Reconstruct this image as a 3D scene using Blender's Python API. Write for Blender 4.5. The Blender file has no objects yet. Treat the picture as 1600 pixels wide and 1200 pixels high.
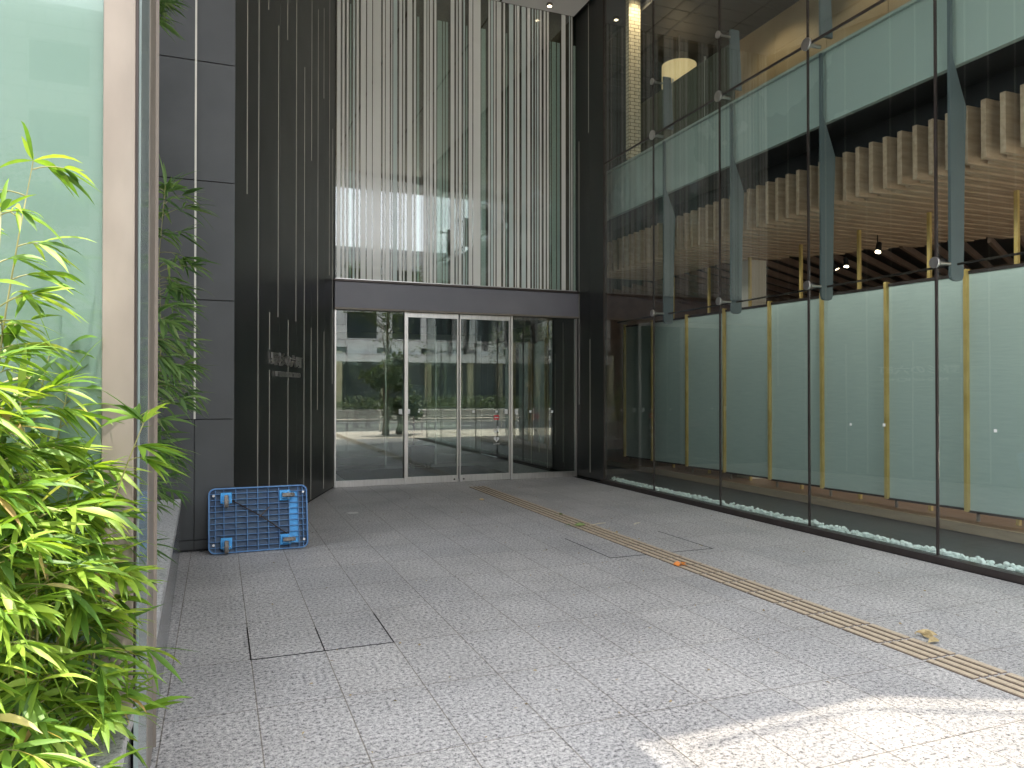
import bpy, bmesh, math, random
from mathutils import Vector, Matrix
R = math.radians
random.seed(7)
sc = bpy.context.scene
col = sc.collection

# ---------------------------------------------------------------- camera
cam_d = bpy.data.cameras.new('camera')
cam = bpy.data.objects.new('camera', cam_d)
col.objects.link(cam)
cam.location = (0, 0, 1.5)
cam.rotation_euler = (R(90.54), 0, R(-21.46))
cam_d.sensor_width = 36
cam_d.lens = 26.33
cam_d.clip_start = 0.05
cam_d.clip_end = 500
sc.camera = cam
# ---------------------------------------------------------------- light
SUN_EL = 79.0
w = bpy.data.worlds.new('World'); sc.world = w; w.use_nodes = True
nt = w.node_tree
sky = nt.nodes.new('ShaderNodeTexSky'); sky.sky_type = 'NISHITA'; sky.sun_disc = False
sky.sun_elevation = R(SUN_EL); sky.sun_rotation = R(180)
sky.air_density = 1.0; sky.dust_density = 2.0; sky.ozone_density = 1.0
bg = nt.nodes['Background']; bg.inputs[1].default_value = 0.15
hs = nt.nodes.new('ShaderNodeHueSaturation'); hs.inputs['Saturation'].default_value = .18
nt.links.new(sky.outputs[0], hs.inputs['Color']); nt.links.new(hs.outputs[0], bg.inputs[0])
sd = bpy.data.lights.new('sun', 'SUN'); sd.energy = 2.0; sd.angle = R(0.55); sd.color = (1, .93, .82)
sun = bpy.data.objects.new('sun', sd); col.objects.link(sun)
sun.rotation_euler = (R(90 - SUN_EL), 0, 0); sun.location = (0, -5, 30)
sc.view_settings.view_transform = 'Standard'; sc.view_settings.look = 'None'
sc.view_settings.gamma = 1.0; sc.view_settings.exposure = 2.6
cy = sc.cycles
cy.max_bounces = 10; cy.diffuse_bounces = 5; cy.glossy_bounces = 5
cy.transmission_bounces = 6; cy.transparent_max_bounces = 24
cy.caustics_reflective = True; cy.blur_glossy = 1.0; cy.caustics_refractive = False
cy.sample_clamp_indirect = 6

# ---------------------------------------------------------------- materials
def node(nt, t, **kw):
    n = nt.nodes.new(t)
    for k, v in kw.items():
        if k in n.inputs: n.inputs[k].default_value = v
        else: setattr(n, k, v)
    return n

def base(name):
    m = bpy.data.materials.new(name); m.use_nodes = True
    return m, m.node_tree, m.node_tree.nodes['Principled BSDF']

def noise_mat(name, c1, c2, scale=4, rough=.5, metal=0, bump=0, detail=4, stretch=(1, 1, 1), spec=.5, rvar=.08, coord='Position', lo=.3, hi=.7):
    m, nt, b = base(name)
    L = nt.links.new
    if coord == 'Position':
        g = node(nt, 'ShaderNodeNewGeometry'); src = g.outputs['Position']
    else:
        g = node(nt, 'ShaderNodeTexCoord'); src = g.outputs['Object']
    mp = node(nt, 'ShaderNodeMapping'); mp.inputs['Scale'].default_value = stretch
    L(src, mp.inputs[0])
    n = node(nt, 'ShaderNodeTexNoise', Scale=scale, Detail=detail); L(mp.outputs[0], n.inputs['Vector'])
    r = node(nt, 'ShaderNodeValToRGB'); L(n.outputs['Fac'], r.inputs[0])
    r.color_ramp.elements[0].position = lo; r.color_ramp.elements[1].position = hi
    r.color_ramp.elements[0].color = (*c1, 1); r.color_ramp.elements[1].color = (*c2, 1)
    L(r.outputs[0], b.inputs['Base Color'])
    mr = node(nt, 'ShaderNodeMapRange'); L(n.outputs['Fac'], mr.inputs[0])
    mr.inputs[3].default_value = max(0.02, rough - rvar); mr.inputs[4].default_value = min(1, rough + rvar)
    L(mr.outputs[0], b.inputs['Roughness'])
    b.inputs['Metallic'].default_value = metal
    b.inputs['Specular IOR Level'].default_value = spec
    if bump:
        bp = node(nt, 'ShaderNodeBump', Strength=bump, Distance=.004)
        L(n.outputs['Fac'], bp.inputs['Height']); L(bp.outputs[0], b.inputs['Normal'])
    return m

def emit_mat(name, c, s):
    m, nt, b = base(name)
    b.inputs['Base Color'].default_value = (*c, 1)
    b.inputs['Emission Color'].default_value = (*c, 1); b.inputs['Emission Strength'].default_value = s
    return m

def glass_mat(name, tint=(.86, .93, .9), r0=.06, rc=(1, 1, 1), wav=.012):
    m = bpy.data.materials.new(name); m.use_nodes = True; nt = m.node_tree; nt.nodes.clear(); L = nt.links.new
    out = node(nt, 'ShaderNodeOutputMaterial')
    geo = node(nt, 'ShaderNodeNewGeometry')
    dp = node(nt, 'ShaderNodeVectorMath', operation='DOT_PRODUCT')
    L(geo.outputs['Normal'], dp.inputs[0]); L(geo.outputs['Incoming'], dp.inputs[1])
    ab = node(nt, 'ShaderNodeMath', operation='ABSOLUTE'); L(dp.outputs['Value'], ab.inputs[0])
    om = node(nt, 'ShaderNodeMath', operation='SUBTRACT'); om.inputs[0].default_value = 1; L(ab.outputs[0], om.inputs[1])
    pw = node(nt, 'ShaderNodeMath', operation='POWER'); L(om.outputs[0], pw.inputs[0]); pw.inputs[1].default_value = 5
    ma = node(nt, 'ShaderNodeMath', operation='MULTIPLY_ADD'); L(pw.outputs[0], ma.inputs[0])
    ma.inputs[1].default_value = 1 - r0; ma.inputs[2].default_value = r0
    tr = node(nt, 'ShaderNodeBsdfTransparent'); tr.inputs[0].default_value = (*tint, 1)
    gl = node(nt, 'ShaderNodeBsdfGlossy', Roughness=0.0); gl.inputs['Color'].default_value = (*rc, 1)
    n = node(nt, 'ShaderNodeTexNoise', Scale=.9, Detail=1)
    L(geo.outputs['Position'], n.inputs['Vector'])
    bp = node(nt, 'ShaderNodeBump', Strength=wav, Distance=.05); L(n.outputs['Fac'], bp.inputs['Height']); L(bp.outputs[0], gl.inputs['Normal'])
    mx = node(nt, 'ShaderNodeMixShader'); L(ma.outputs[0], mx.inputs[0]); L(tr.outputs[0], mx.inputs[1]); L(gl.outputs[0], mx.inputs[2])
    L(mx.outputs[0], out.inputs[0])
    return m

def granite(name, joints=True, light=(.68, .67, .66), mid=(.32, .32, .325), dark=(.04, .04, .045), rough=.55):
    m, nt, b = base(name); L = nt.links.new
    geo = node(nt, 'ShaderNodeNewGeometry')
    n1 = node(nt, 'ShaderNodeTexNoise', Scale=48, Detail=4, Roughness=.75); L(geo.outputs['Position'], n1.inputs['Vector'])
    n3 = node(nt, 'ShaderNodeTexNoise', Scale=150, Detail=2, Roughness=.6); L(geo.outputs['Position'], n3.inputs['Vector'])
    mxn = node(nt, 'ShaderNodeMath', operation='MULTIPLY_ADD'); L(n3.outputs['Fac'], mxn.inputs[0]); mxn.inputs[1].default_value = .45
    sub = node(nt, 'ShaderNodeMath', operation='MULTIPLY_ADD'); L(n1.outputs['Fac'], sub.inputs[0]); sub.inputs[1].default_value = .8; sub.inputs[2].default_value = -.125
    L(sub.outputs[0], mxn.inputs[2])
    r1 = node(nt, 'ShaderNodeValToRGB'); L(mxn.outputs[0], r1.inputs[0])
    e = r1.color_ramp.elements
    e[0].position = .37; e[0].color = (*dark, 1); e[1].position = .63; e[1].color = (*light, 1)
    x = e.new(.45); x.color = (*mid, 1); x = e.new(.54); x.color = tuple(.5 * (a + c) for a, c in zip(mid, light)) + (1,)
    n2 = node(nt, 'ShaderNodeTexNoise', Scale=1.3, Detail=5, Roughness=.6); L(geo.outputs['Position'], n2.inputs['Vector'])
    r2 = node(nt, 'ShaderNodeMapRange'); L(n2.outputs['Fac'], r2.inputs[0])
    r2.inputs[1].default_value = .25; r2.inputs[2].default_value = .75; r2.inputs[3].default_value = .78; r2.inputs[4].default_value = 1.12
    mu = node(nt, 'ShaderNodeVectorMath', operation='SCALE'); L(r1.outputs[0], mu.inputs[0]); L(r2.outputs[0], mu.inputs['Scale'])
    outc = mu.outputs[0]
    h = n1.outputs['Fac']
    if joints:
        sep = node(nt, 'ShaderNodeSeparateXYZ'); L(geo.outputs['Position'], sep.inputs[0])
        ax = node(nt, 'ShaderNodeMath', operation='ADD'); L(sep.outputs['Y'], ax.inputs[0]); ax.inputs[1].default_value = 20 * .7 - .24
        ay = node(nt, 'ShaderNodeMath', operation='ADD'); L(sep.outputs['X'], ay.inputs[0]); ay.inputs[1].default_value = 20.0 * .4032 - .18
        cmb = node(nt, 'ShaderNodeCombineXYZ'); L(ax.outputs[0], cmb.inputs[0]); L(ay.outputs[0], cmb.inputs[1])
        br = node(nt, 'ShaderNodeTexBrick', offset=0.0, squash=1.0)
        L(cmb.outputs[0], br.inputs['Vector'])
        br.inputs['Scale'].default_value = 1; br.inputs['Mortar Size'].default_value = .0034
        br.inputs['Mortar Smooth'].default_value = .3
        br.inputs['Brick Width'].default_value = .7; br.inputs['Row Height'].default_value = .4032
        br.inputs['Color1'].default_value = (.93, .93, .94, 1); br.inputs['Color2'].default_value = (1.03, 1.02, 1.01, 1)
        br.inputs['Mortar'].default_value = (.46, .42, .37, 1)
        m2 = node(nt, 'ShaderNodeVectorMath', operation='MULTIPLY'); L(outc, m2.inputs[0]); L(br.outputs['Color'], m2.inputs[1])
        outc = m2.outputs[0]
        s1 = node(nt, 'ShaderNodeMath', operation='SUBTRACT'); L(h, s1.inputs[0])
        s2 = node(nt, 'ShaderNodeMath', operation='MULTIPLY'); L(br.outputs['Fac'], s2.inputs[0]); s2.inputs[1].default_value = 3
        L(s2.outputs[0], s1.inputs[1]); h = s1.outputs[0]
    L(outc, b.inputs['Base Color'])
    b.inputs['Roughness'].default_value = rough
    bp = node(nt, 'ShaderNodeBump', Strength=.35, Distance=.0015); L(h, bp.inputs['Height']); L(bp.outputs[0], b.inputs['Normal'])
    return m

def leaf_mat(name, cols, trans):
    m = bpy.data.materials.new(name); m.use_nodes = True; nt = m.node_tree; nt.nodes.clear(); L = nt.links.new
    out = node(nt, 'ShaderNodeOutputMaterial'); geo = node(nt, 'ShaderNodeNewGeometry')
    r = node(nt, 'ShaderNodeValToRGB'); L(geo.outputs['Random Per Island'], r.inputs[0])
    els = r.color_ramp.elements
    els[0].position = cols[0][0]; els[0].color = (*cols[0][1], 1)
    els[1].position = cols[1][0]; els[1].color = (*cols[1][1], 1)
    for p, c in cols[2:]:
        x = els.new(p); x.color = (*c, 1)
    n = node(nt, 'ShaderNodeTexNoise', Scale=30, Detail=2); L(geo.outputs['Position'], n.inputs['Vector'])
    mr = node(nt, 'ShaderNodeMapRange'); L(n.outputs['Fac'], mr.inputs[0]); mr.inputs[3].default_value = .75; mr.inputs[4].default_value = 1.25
    sc_ = node(nt, 'ShaderNodeVectorMath', operation='SCALE'); L(r.outputs[0], sc_.inputs[0]); L(mr.outputs[0], sc_.inputs['Scale'])
    p = node(nt, 'ShaderNodeBsdfPrincipled', Roughness=.5); L(sc_.outputs[0], p.inputs['Base Color'])
    t = node(nt, 'ShaderNodeBsdfTranslucent'); 
    tm = node(nt, 'ShaderNodeVectorMath', operation='MULTIPLY'); L(sc_.outputs[0], tm.inputs[0]); tm.inputs[1].default_value = trans
    L(tm.outputs[0], t.inputs[0])
    mx = node(nt, 'ShaderNodeMixShader'); mx.inputs[0].default_value = .38
    L(p.outputs[0], mx.inputs[1]); L(t.outputs[0], mx.inputs[2]); L(mx.outputs[0], out.inputs[0])
    return m

def brick_mat(name, c1, c2, mortar, w_, h_, ms, axis='Y', rough=.8):
    m, nt, b = base(name); L = nt.links.new
    geo = node(nt, 'ShaderNodeNewGeometry'); sep = node(nt, 'ShaderNodeSeparateXYZ'); L(geo.outputs['Position'], sep.inputs[0])
    ad = node(nt, 'ShaderNodeMath', operation='ADD'); L(sep.outputs['X'], ad.inputs[0]); L(sep.outputs['Y'], ad.inputs[1])
    cmb = node(nt, 'ShaderNodeCombineXYZ'); L(ad.outputs[0] if axis == 'B' else sep.outputs[axis], cmb.inputs[0]); L(sep.outputs['Z'], cmb.inputs[1])
    br = node(nt, 'ShaderNodeTexBrick'); L(cmb.outputs[0], br.inputs['Vector'])
    br.inputs['Scale'].default_value = 1; br.inputs['Brick Width'].default_value = w_; br.inputs['Row Height'].default_value = h_
    br.inputs['Mortar Size'].default_value = ms
    br.inputs['Color1'].default_value = (*c1, 1); br.inputs['Color2'].default_value = (*c2, 1); br.inputs['Mortar'].default_value = (*mortar, 1)
    L(br.outputs['Color'], b.inputs['Base Color']); b.inputs['Roughness'].default_value = rough
    bp = node(nt, 'ShaderNodeBump', Strength=.5, Distance=.01, invert=True); L(br.outputs['Fac'], bp.inputs['Height']); L(bp.outputs[0], b.inputs['Normal'])
    return m

M = {}
M['granite'] = granite('forecourt granite')
M['granite_plain'] = granite('planter granite', joints=False, rough=.35)
M['granite_side'] = granite('polished granite', joints=False, light=(.26, .26, .265), mid=(.17, .17, .175), dark=(.05, .05, .055), rough=.18)
M['granite_cope'] = granite('coping granite', joints=False, rough=.55, light=(.55,.55,.55), mid=(.33,.33,.335), dark=(.07,.07,.075))
M['asphalt'] = noise_mat('asphalt', (.045, .045, .048), (.075, .075, .078), 60, .85)
M['paver'] = granite('street paving', light=(.70, .63, .54), mid=(.55, .49, .41), dark=(.3, .26, .22))
M['black_panel'] = noise_mat('black aluminium panel', (.010, .0125, .012), (.017, .0195, .0185), 1.6, .34, spec=.5)
M['slate'] = noise_mat('dark grey stone panel', (.040, .044, .046), (.058, .063, .066), 2.2, .42, detail=6)
M['slate_dark'] = noise_mat('dark joint', (.008, .008, .009), (.012, .012, .013), 5, .7)
M['header'] = noise_mat('grey steel header', (.17, .17, .20), (.20, .20, .23), 1.5, .4)
M['inlay'] = noise_mat('steel inlay', (.52, .51, .45), (.64, .62, .56), 3, .4, metal=.2)
M['steel'] = noise_mat('brushed stainless', (.55, .53, .51), (.66, .64, .62), 6, .32, metal=1, stretch=(8, 8, .6))
M['steel_warm'] = noise_mat('matt stainless post', (.20, .173, .148), (.26, .23, .198), 3.5, .5, metal=.3, stretch=(2, 2, .7), detail=6)
M['steel_dark'] = noise_mat('dark bronze steel', (.055, .045, .042), (.075, .062, .058), 5, .4, metal=.6)
M['glass'] = glass_mat('curtain wall glass', (.91, .945, .93), .062)
M['glass_door'] = glass_mat('door glass', (.80, .87, .84), .105, wav=.003)
M['glass_sheen'] = noise_mat('olive reflecting glass', (.055, .058, .042), (.085, .088, .062), .8, .12, stretch=(1, 1, .2))  # opaque olive colour stands in for light reflected in the glass
M['glass_front'] = glass_mat('clear street glass', (.95, .98, .965), .014)
M['sun_filter_glass'] = glass_mat('tinted canopy glass', (.64, .62, .585), .05)  # tint weakens the sun below the added canopy
M['glass_edge'] = noise_mat('green glass edge', (.19, .25, .25), (.28, .345, .34), 2, .12, stretch=(1, 1, .4))
M['frit'] = noise_mat('white frit', (.84, .86, .82), (.89, .90, .87), 1.5, .1, rvar=0)
M['frit_cool'] = noise_mat('pale blue frit', (.60, .70, .68), (.68, .77, .75), 1.5, .1, rvar=0)
M['frosted'] = noise_mat('frosted pale green glass', (.39, .48, .455), (.45, .535, .51), .7, .28, spec=.5)
M['frosted_front'] = noise_mat('frosted street glass', (.17, .245, .22), (.23, .31, .285), .5, .07, spec=.8)
M['washi'] = noise_mat('pale green paper glass', (.37, .455, .425), (.42, .505, .475), 14, .5, stretch=(.3, .3, 5))
M['brass'] = noise_mat('brass', (.58, .42, .14), (.72, .55, .22), 5, .35, metal=.35)
M['teal_steel'] = noise_mat('blue grey painted steel', (.12, .155, .17), (.15, .19, .205), 2, .45)
M['wood'] = noise_mat('light timber', (.38, .27, .185), (.54, .41, .30), 3, .5, stretch=(1.2, 9, 9), detail=7)
M['wood_v'] = noise_mat('light timber end', (.44,.33,.235), (.60,.47,.35), 3, .5, stretch=(9, 9, 1.2), detail=7)
M['deck'] = noise_mat('brown timber deck', (.13, .075, .045), (.20, .125, .08), 3, .4, stretch=(8, 1, 8), detail=6)
M['deck_edge'] = noise_mat('pale timber edge', (.26, .19, .13), (.34, .26, .18), 3, .45, stretch=(8, 1, 8))
M['dark'] = noise_mat('near black lining', (.008, .009, .012), (.014, .015, .019), 2, .6)
M['dark_floor'] = noise_mat('black stone floor', (.022, .024, .026), (.032, .034, .036), 12, .35)
M['dark_slat'] = noise_mat('dark ceiling boards', (.045, .043, .041), (.07, .067, .062), 2, .6, stretch=(1, 12, 1))
M['brown'] = noise_mat('dark brown batten', (.22, .15, .12), (.30, .21, .165), 4, .5)
M['beige_wall'] = noise_mat('honed beige stone', (.34, .26, .16), (.48, .38, .25), 1.4, .5, detail=7)
M['ceiling'] = noise_mat('white soffit panel', (.80, .79, .77), (.85, .84, .82), 1, .6)
M['plaster'] = noise_mat('cream plaster', (.55, .50, .42), (.66, .61, .53), 1.2, .6)
M['brick'] = brick_mat('stacked cream brick', (.72, .62, .45), (.60, .52, .38), (.20, .16, .11), .15, .056, .006, 'B')
M['shade'] = noise_mat('cream lamp shade', (.8, .72, .52), (.85, .78, .6), 20, .8)
M['pebble'] = noise_mat('white pebble', (.66, .76, .73), (.82, .88, .86), 25, .5)
M['blue'] = noise_mat('blue plastic', (.04, .135, .33), (.09, .24, .47), 9, .45, bump=.1, detail=8, coord='Object', rvar=.12)
M['blue_bright'] = noise_mat('bright blue steel', (.02, .22, .52), (.05, .32, .66), 14, .35, metal=.2, coord='Object')
M['rubber'] = noise_mat('grey rubber', (.16, .145, .13), (.26, .24, .215), 40, .7, coord='Object')
M['zinc'] = noise_mat('worn zinc', (.30, .30, .30), (.50, .50, .49), 30, .4, metal=.8, coord='Object')
M['grime'] = noise_mat('dusty grey blue plastic', (.06, .10, .17), (.10, .14, .19), 9, .7, coord='Object')
M['bar'] = noise_mat('tactile stone bar', (.44, .36, .26), (.58, .49, .37), 60, .5)
M['bar_shade'] = noise_mat('tactile dark groove', (.12, .09, .07), (.17, .13, .10), 30, .7)  # dark colour stands in for the shaded side of the bars
M['white'] = noise_mat('white sticker', (.70, .72, .70), (.78, .80, .78), 8, .4)
M['red'] = noise_mat('red sticker', (.55, .04, .05), (.62, .06, .07), 8, .4)
M['mat'] = noise_mat('entrance mat', (.025, .03, .038), (.045, .05, .058), 90, .95)
M['soil'] = noise_mat('planter soil', (.03, .02, .012), (.07, .05, .03), 30, .95, bump=.6)
M['culm'] = noise_mat('bamboo culm', (.16, .17, .05), (.30, .28, .12), 12, .4, stretch=(1, 1, .3))
M['leaf_sun'] = leaf_mat('bamboo leaf', [(0, (.05, .12, .02)), (1, (.40, .27, .12)), (.25, (.10, .21, .025)), (.5, (.16, .28, .035)), (.8, (.25, .37, .05)), (.955, (.33, .45, .08)), (.97, (.5, .42, .18))], (1.5, 1.4, .5))  # brighter, yellower leaf copy; sunlight is put into its colour
M['leaf_shade'] = leaf_mat('shaded bamboo leaf', [(0, (.05, .11, .035)), (1, (.26, .34, .14)), (.5, (.10, .19, .05)), (.85, (.16, .26, .08))], (1.2, 1.3, .7))  # duller leaf copy; shade is put into its colour
M['tree_leaf'] = leaf_mat('street tree leaf', [(0, (.035, .06, .02)), (1, (.12, .15, .05)), (.5, (.06, .10, .03))], (1.3, 1.3, .6))
M['bark'] = noise_mat('bark', (.07, .055, .04), (.13, .10, .075), 20, .9, bump=.6, stretch=(1, 1, .3))
M['dry_leaf'] = noise_mat('dry leaf', (.30, .22, .10), (.46, .37, .20), 40, .7, coord='Object')
M['orange_leaf'] = noise_mat('orange leaf', (.55, .16, .02), (.70, .26, .05), 40, .6, coord='Object')
M['green_leaf'] = noise_mat('green leaf', (.13, .19, .06), (.25, .32, .12), 40, .6, coord='Object')
M['twig'] = noise_mat('pale straw', (.50, .44, .32), (.62, .56, .44), 40, .7, coord='Object')
M['tile_wall'] = brick_mat('stone facade', (.58, .56, .55), (.50, .49, .48), (.25, .25, .25), 1.2, .6, .02, 'B', .6)
M['white_wall'] = brick_mat('white facade', (.74, .76, .78), (.70, .72, .74), (.4, .4, .42), 3.0, 1.0, .03, 'B', .5)
M['window'] = noise_mat('dark window', (.03, .045, .05), (.06, .08, .085), 1, .1)
M['curtain'] = noise_mat('yellowish louvre', (.50, .48, .30), (.62, .60, .42), 2, .6)
M['rail'] = noise_mat('white guard rail', (.66, .66, .64), (.74, .74, .72), 3, .4)
M['road_paint'] = noise_mat('white road paint', (.7, .7, .68), (.8, .8, .78), 12, .7)
M['kerb'] = noise_mat('kerb stone', (.30, .29, .27), (.38, .37, .35), 30, .8)
M['lens'] = emit_mat('warm lamp lens', (1, .82, .55), 2.5)
M['board'] = noise_mat('grey board', (.20, .24, .22), (.26, .30, .28), 2, .4)

# ---------------------------------------------------------------- helpers
ORG = {}
class MB:
    def __init__(s): s.v = []; s.f = []
    def add(s, vs, fs):
        o = len(s.v); s.v += [Vector(v) for v in vs]; s.f += [tuple(i + o for i in f) for f in fs]; return s
    def hexa(s, p):
        return s.add(p, [(0, 3, 2, 1), (4, 5, 6, 7), (0, 1, 5, 4), (1, 2, 6, 5), (2, 3, 7, 6), (3, 0, 4, 7)])
    def box(s, x0, x1, y0, y1, z0, z1):
        return s.hexa([(x0, y0, z0), (x1, y0, z0), (x1, y1, z0), (x0, y1, z0), (x0, y0, z1), (x1, y0, z1), (x1, y1, z1), (x0, y1, z1)])
    def wall(s, a, b, z0, z1, t, off=0):
        """slab along a->b in plan, thickness t to the right of the direction, starting at offset off"""
        a = Vector((a[0], a[1])); b = Vector((b[0], b[1])); d = (b - a).normalized(); n = Vector((d.y, -d.x))
        p0 = a + n * off; p1 = b + n * off; q1 = b + n * (off + t); q0 = a + n * (off + t)
        pts = [p0, q0, q1, p1]
        return s.hexa([(p.x, p.y, z0) for p in pts] + [(p.x, p.y, z1) for p in pts])
    def prism(s, poly, axis, a, b):
        n = len(poly); vs = []
        for h in (a, b):
            for (u, v) in poly:
                vs.append((h, u, v) if axis == 'x' else (u, h, v) if axis == 'y' else (u, v, h))
        fs = [tuple(range(n - 1, -1, -1)), tuple(range(n, 2 * n))] + [(i, (i + 1) % n, n + (i + 1) % n, n + i) for i in range(n)]
        return s.add(vs, fs)
    def tube(s, pts, rad, n=8, cap=True):
        pts = [Vector(p) for p in pts]; rs = rad if isinstance(rad, (list, tuple)) else [rad] * len(pts)
        vs = []; fs = []
        for i, p in enumerate(pts):
            d = (pts[min(i + 1, len(pts) - 1)] - pts[max(i - 1, 0)]).normalized()
            u = d.cross(Vector((0, 0, 1)) if abs(d.z) < .9 else Vector((1, 0, 0))).normalized(); w_ = d.cross(u)
            for k in range(n):
                a = 2 * math.pi * k / n; vs.append(p + (u * math.cos(a) + w_ * math.sin(a)) * rs[i])
        for i in range(len(pts) - 1):
            for k in range(n):
                fs.append((i * n + k, i * n + (k + 1) % n, (i + 1) * n + (k + 1) % n, (i + 1) * n + k))
        if cap:
            fs.append(tuple(range(n - 1, -1, -1))); fs.append(tuple((len(pts) - 1) * n + k for k in range(n)))
        return s.add(vs, fs)
    def ball(s, c, r, seg=8, rings=5, sq=(1, 1, 1), jit=0):
        vs = [Vector((0, 0, 1))]; fs = []
        for i in range(1, rings):
            th = math.pi * i / rings
            for k in range(seg):
                ph = 2 * math.pi * k / seg
                vs.append(Vector((math.sin(th) * math.cos(ph), math.sin(th) * math.sin(ph), math.cos(th))) * (1 + random.uniform(-jit, jit)))
        vs.append(Vector((0, 0, -1)))
        for k in range(seg): fs.append((0, 1 + k, 1 + (k + 1) % seg))
        for i in range(rings - 2):
            for k in range(seg):
                a = 1 + i * seg + k; b_ = 1 + i * seg + (k + 1) % seg
                fs.append((a, a + seg, b_ + seg, b_))
        l = len(vs) - 1
        for k in range(seg): fs.append((l, 1 + (rings - 2) * seg + (k + 1) % seg, 1 + (rings - 2) * seg + k))
        return s.add([Vector(c) + Vector((v.x * r * sq[0], v.y * r * sq[1], v.z * r * sq[2])) for v in vs], fs)
    def build(s, name, mat, parent=None, local=False, smooth=False, bevel=0):
        me = bpy.data.meshes.new(name)
        off = Vector((0, 0, 0))
        if parent is not None and not local: off = ORG.get(parent.name, Vector((0, 0, 0)))
        me.from_pydata([v - off for v in s.v], [], s.f); me.update()
        mats = mat if isinstance(mat, list) else [mat]
        for m in mats: me.materials.append(m)
        if smooth: me.polygons.foreach_set('use_smooth', [True] * len(me.polygons))
        o = bpy.data.objects.new(name, me); col.objects.link(o)
        if parent is not None: o.parent = parent; ORG[o.name] = off
        if bevel:
            b = o.modifiers.new('bevel', 'BEVEL'); b.width = bevel; b.segments = 2; b.limit_method = 'ANGLE'
        return o

def tag(o, label=None, cat=None, group=None, kind=None):
    if label: o['label'] = label
    if cat: o['category'] = cat
    if group: o['group'] = group
    if kind: o['kind'] = kind
    return o
def thing(name, label, cat, loc=(0, 0, 0), group=None, rot=None):
    o = bpy.data.objects.new(name, None); col.objects.link(o); o.location = loc
    o.empty_display_size = .1
    if rot: o.rotation_euler = rot
    ORG[o.name] = Vector(loc)
    return tag(o, label, cat, group)
def copy_tree(o, parent=None, loc=None):
    c = o.copy(); col.objects.link(c)
    if parent: c.parent = parent
    if loc is not None: c.location = loc
    for ch in list(o.children): copy_tree(ch, c)
    return c
def solo(mb, name, mat, label, cat, group=None, **kw):
    """a thing that is one mesh: its origin is moved to its base"""
    o = mb.build(name, mat, **kw)
    return tag(o, label, cat, group)
def text_mesh(body, size, extrude, font=None):
    cu = bpy.data.curves.new('txt', 'FONT'); cu.body = body; cu.size = size; cu.extrude = extrude
    cu.align_x = 'CENTER'; cu.resolution_u = 4
    t = bpy.data.objects.new('txt', cu); col.objects.link(t)
    bpy.context.view_layer.update()
    me = bpy.data.meshes.new_from_object(t.evaluated_get(bpy.context.evaluated_depsgraph_get()))
    bpy.data.objects.remove(t); return me

# key planes (metres; camera stands at the origin, Y runs along the side walls)
DY = 11.85         # entrance plane
GX = 5.88          # right glass wall plane
XL = 1.70          # left end of entrance
ZC = 8.10          # soffit
WY = 7.59          # grey stone wall plane
CX0 = .147         # corner of stone wall and black oblique wall

# ================================================================ SETTING
MB().box(-30, 60, -60, 60, -.6, -.16).build('ground', M['asphalt'])['kind'] = 'structure'
MB().box(-.9, 5.80, .2, 14.9, -.15, 0).build('pavement', M['granite'])['kind'] = 'structure'
o = MB().box(-30, 60, -4.2, .196, -.15, -.004).build('sidewalk', M['paver']); o['kind'] = 'structure'
o = MB().box(5.93, 40, .2, 30, -.15, -.01).build('interior_floor', M['dark_floor']); o['kind'] = 'structure'
o = MB().box(-30, 60, -4.45, -4.2, -.155, .0).build('kerb', M['kerb']); o['kind'] = 'structure'
o = MB().box(-30, 60, -16, -4.45, -.156, -.12).build('road', M['asphalt']); o['kind'] = 'structure'
mb = MB()
for i in range(-3, 7): mb.box(i * 8, i * 8 + 4, -10.3, -10.15, -.12, -.115)
mb.box(-30, 60, -5.1, -4.97, -.12, -.115); mb.box(-30, 60, -15.4, -15.27, -.12, -.115)
o = mb.build('road_marking', M['road_paint']); o['kind'] = 'structure'
o = MB().box(-30, 60, -26, -16, -.155, -.006).build('far_sidewalk', M['paver']); o['kind'] = 'structure'

# ================================================================ BUILDING SHELL
# grey stone wall left
t = thing('stone_wall', 'dark grey stone panel wall with a bright vertical strip behind the blue trolley', 'wall', (-1.5, WY, 0))
mb = MB(); zs = [0.02, .11, 1.235, 2.355, 3.475, 4.6, 5.72, 6.84, 7.96, 9.1]
xs = [-3.3, -2.4, -1.3, -.20, CX0 - .001]
for j in range(len(zs) - 1):
    for i in range(len(xs) - 1):
        mb.box(xs[i] + .003, xs[i + 1] - (.003 if i < 3 else 0), WY, WY + .03, zs[j] + .004, zs[j + 1] - .004)
mb.build('stone_panel', M['slate'], t, bevel=.0015)
MB().box(-3.3, CX0 - .004, WY + .022, WY + .2, 0, 9.1).build('backing', M['slate_dark'], t)
MB().box(-.207, -.190, WY - .012, WY - .0005, 1.24, 9.0).build('metal_strip', M['inlay'], t)

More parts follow.
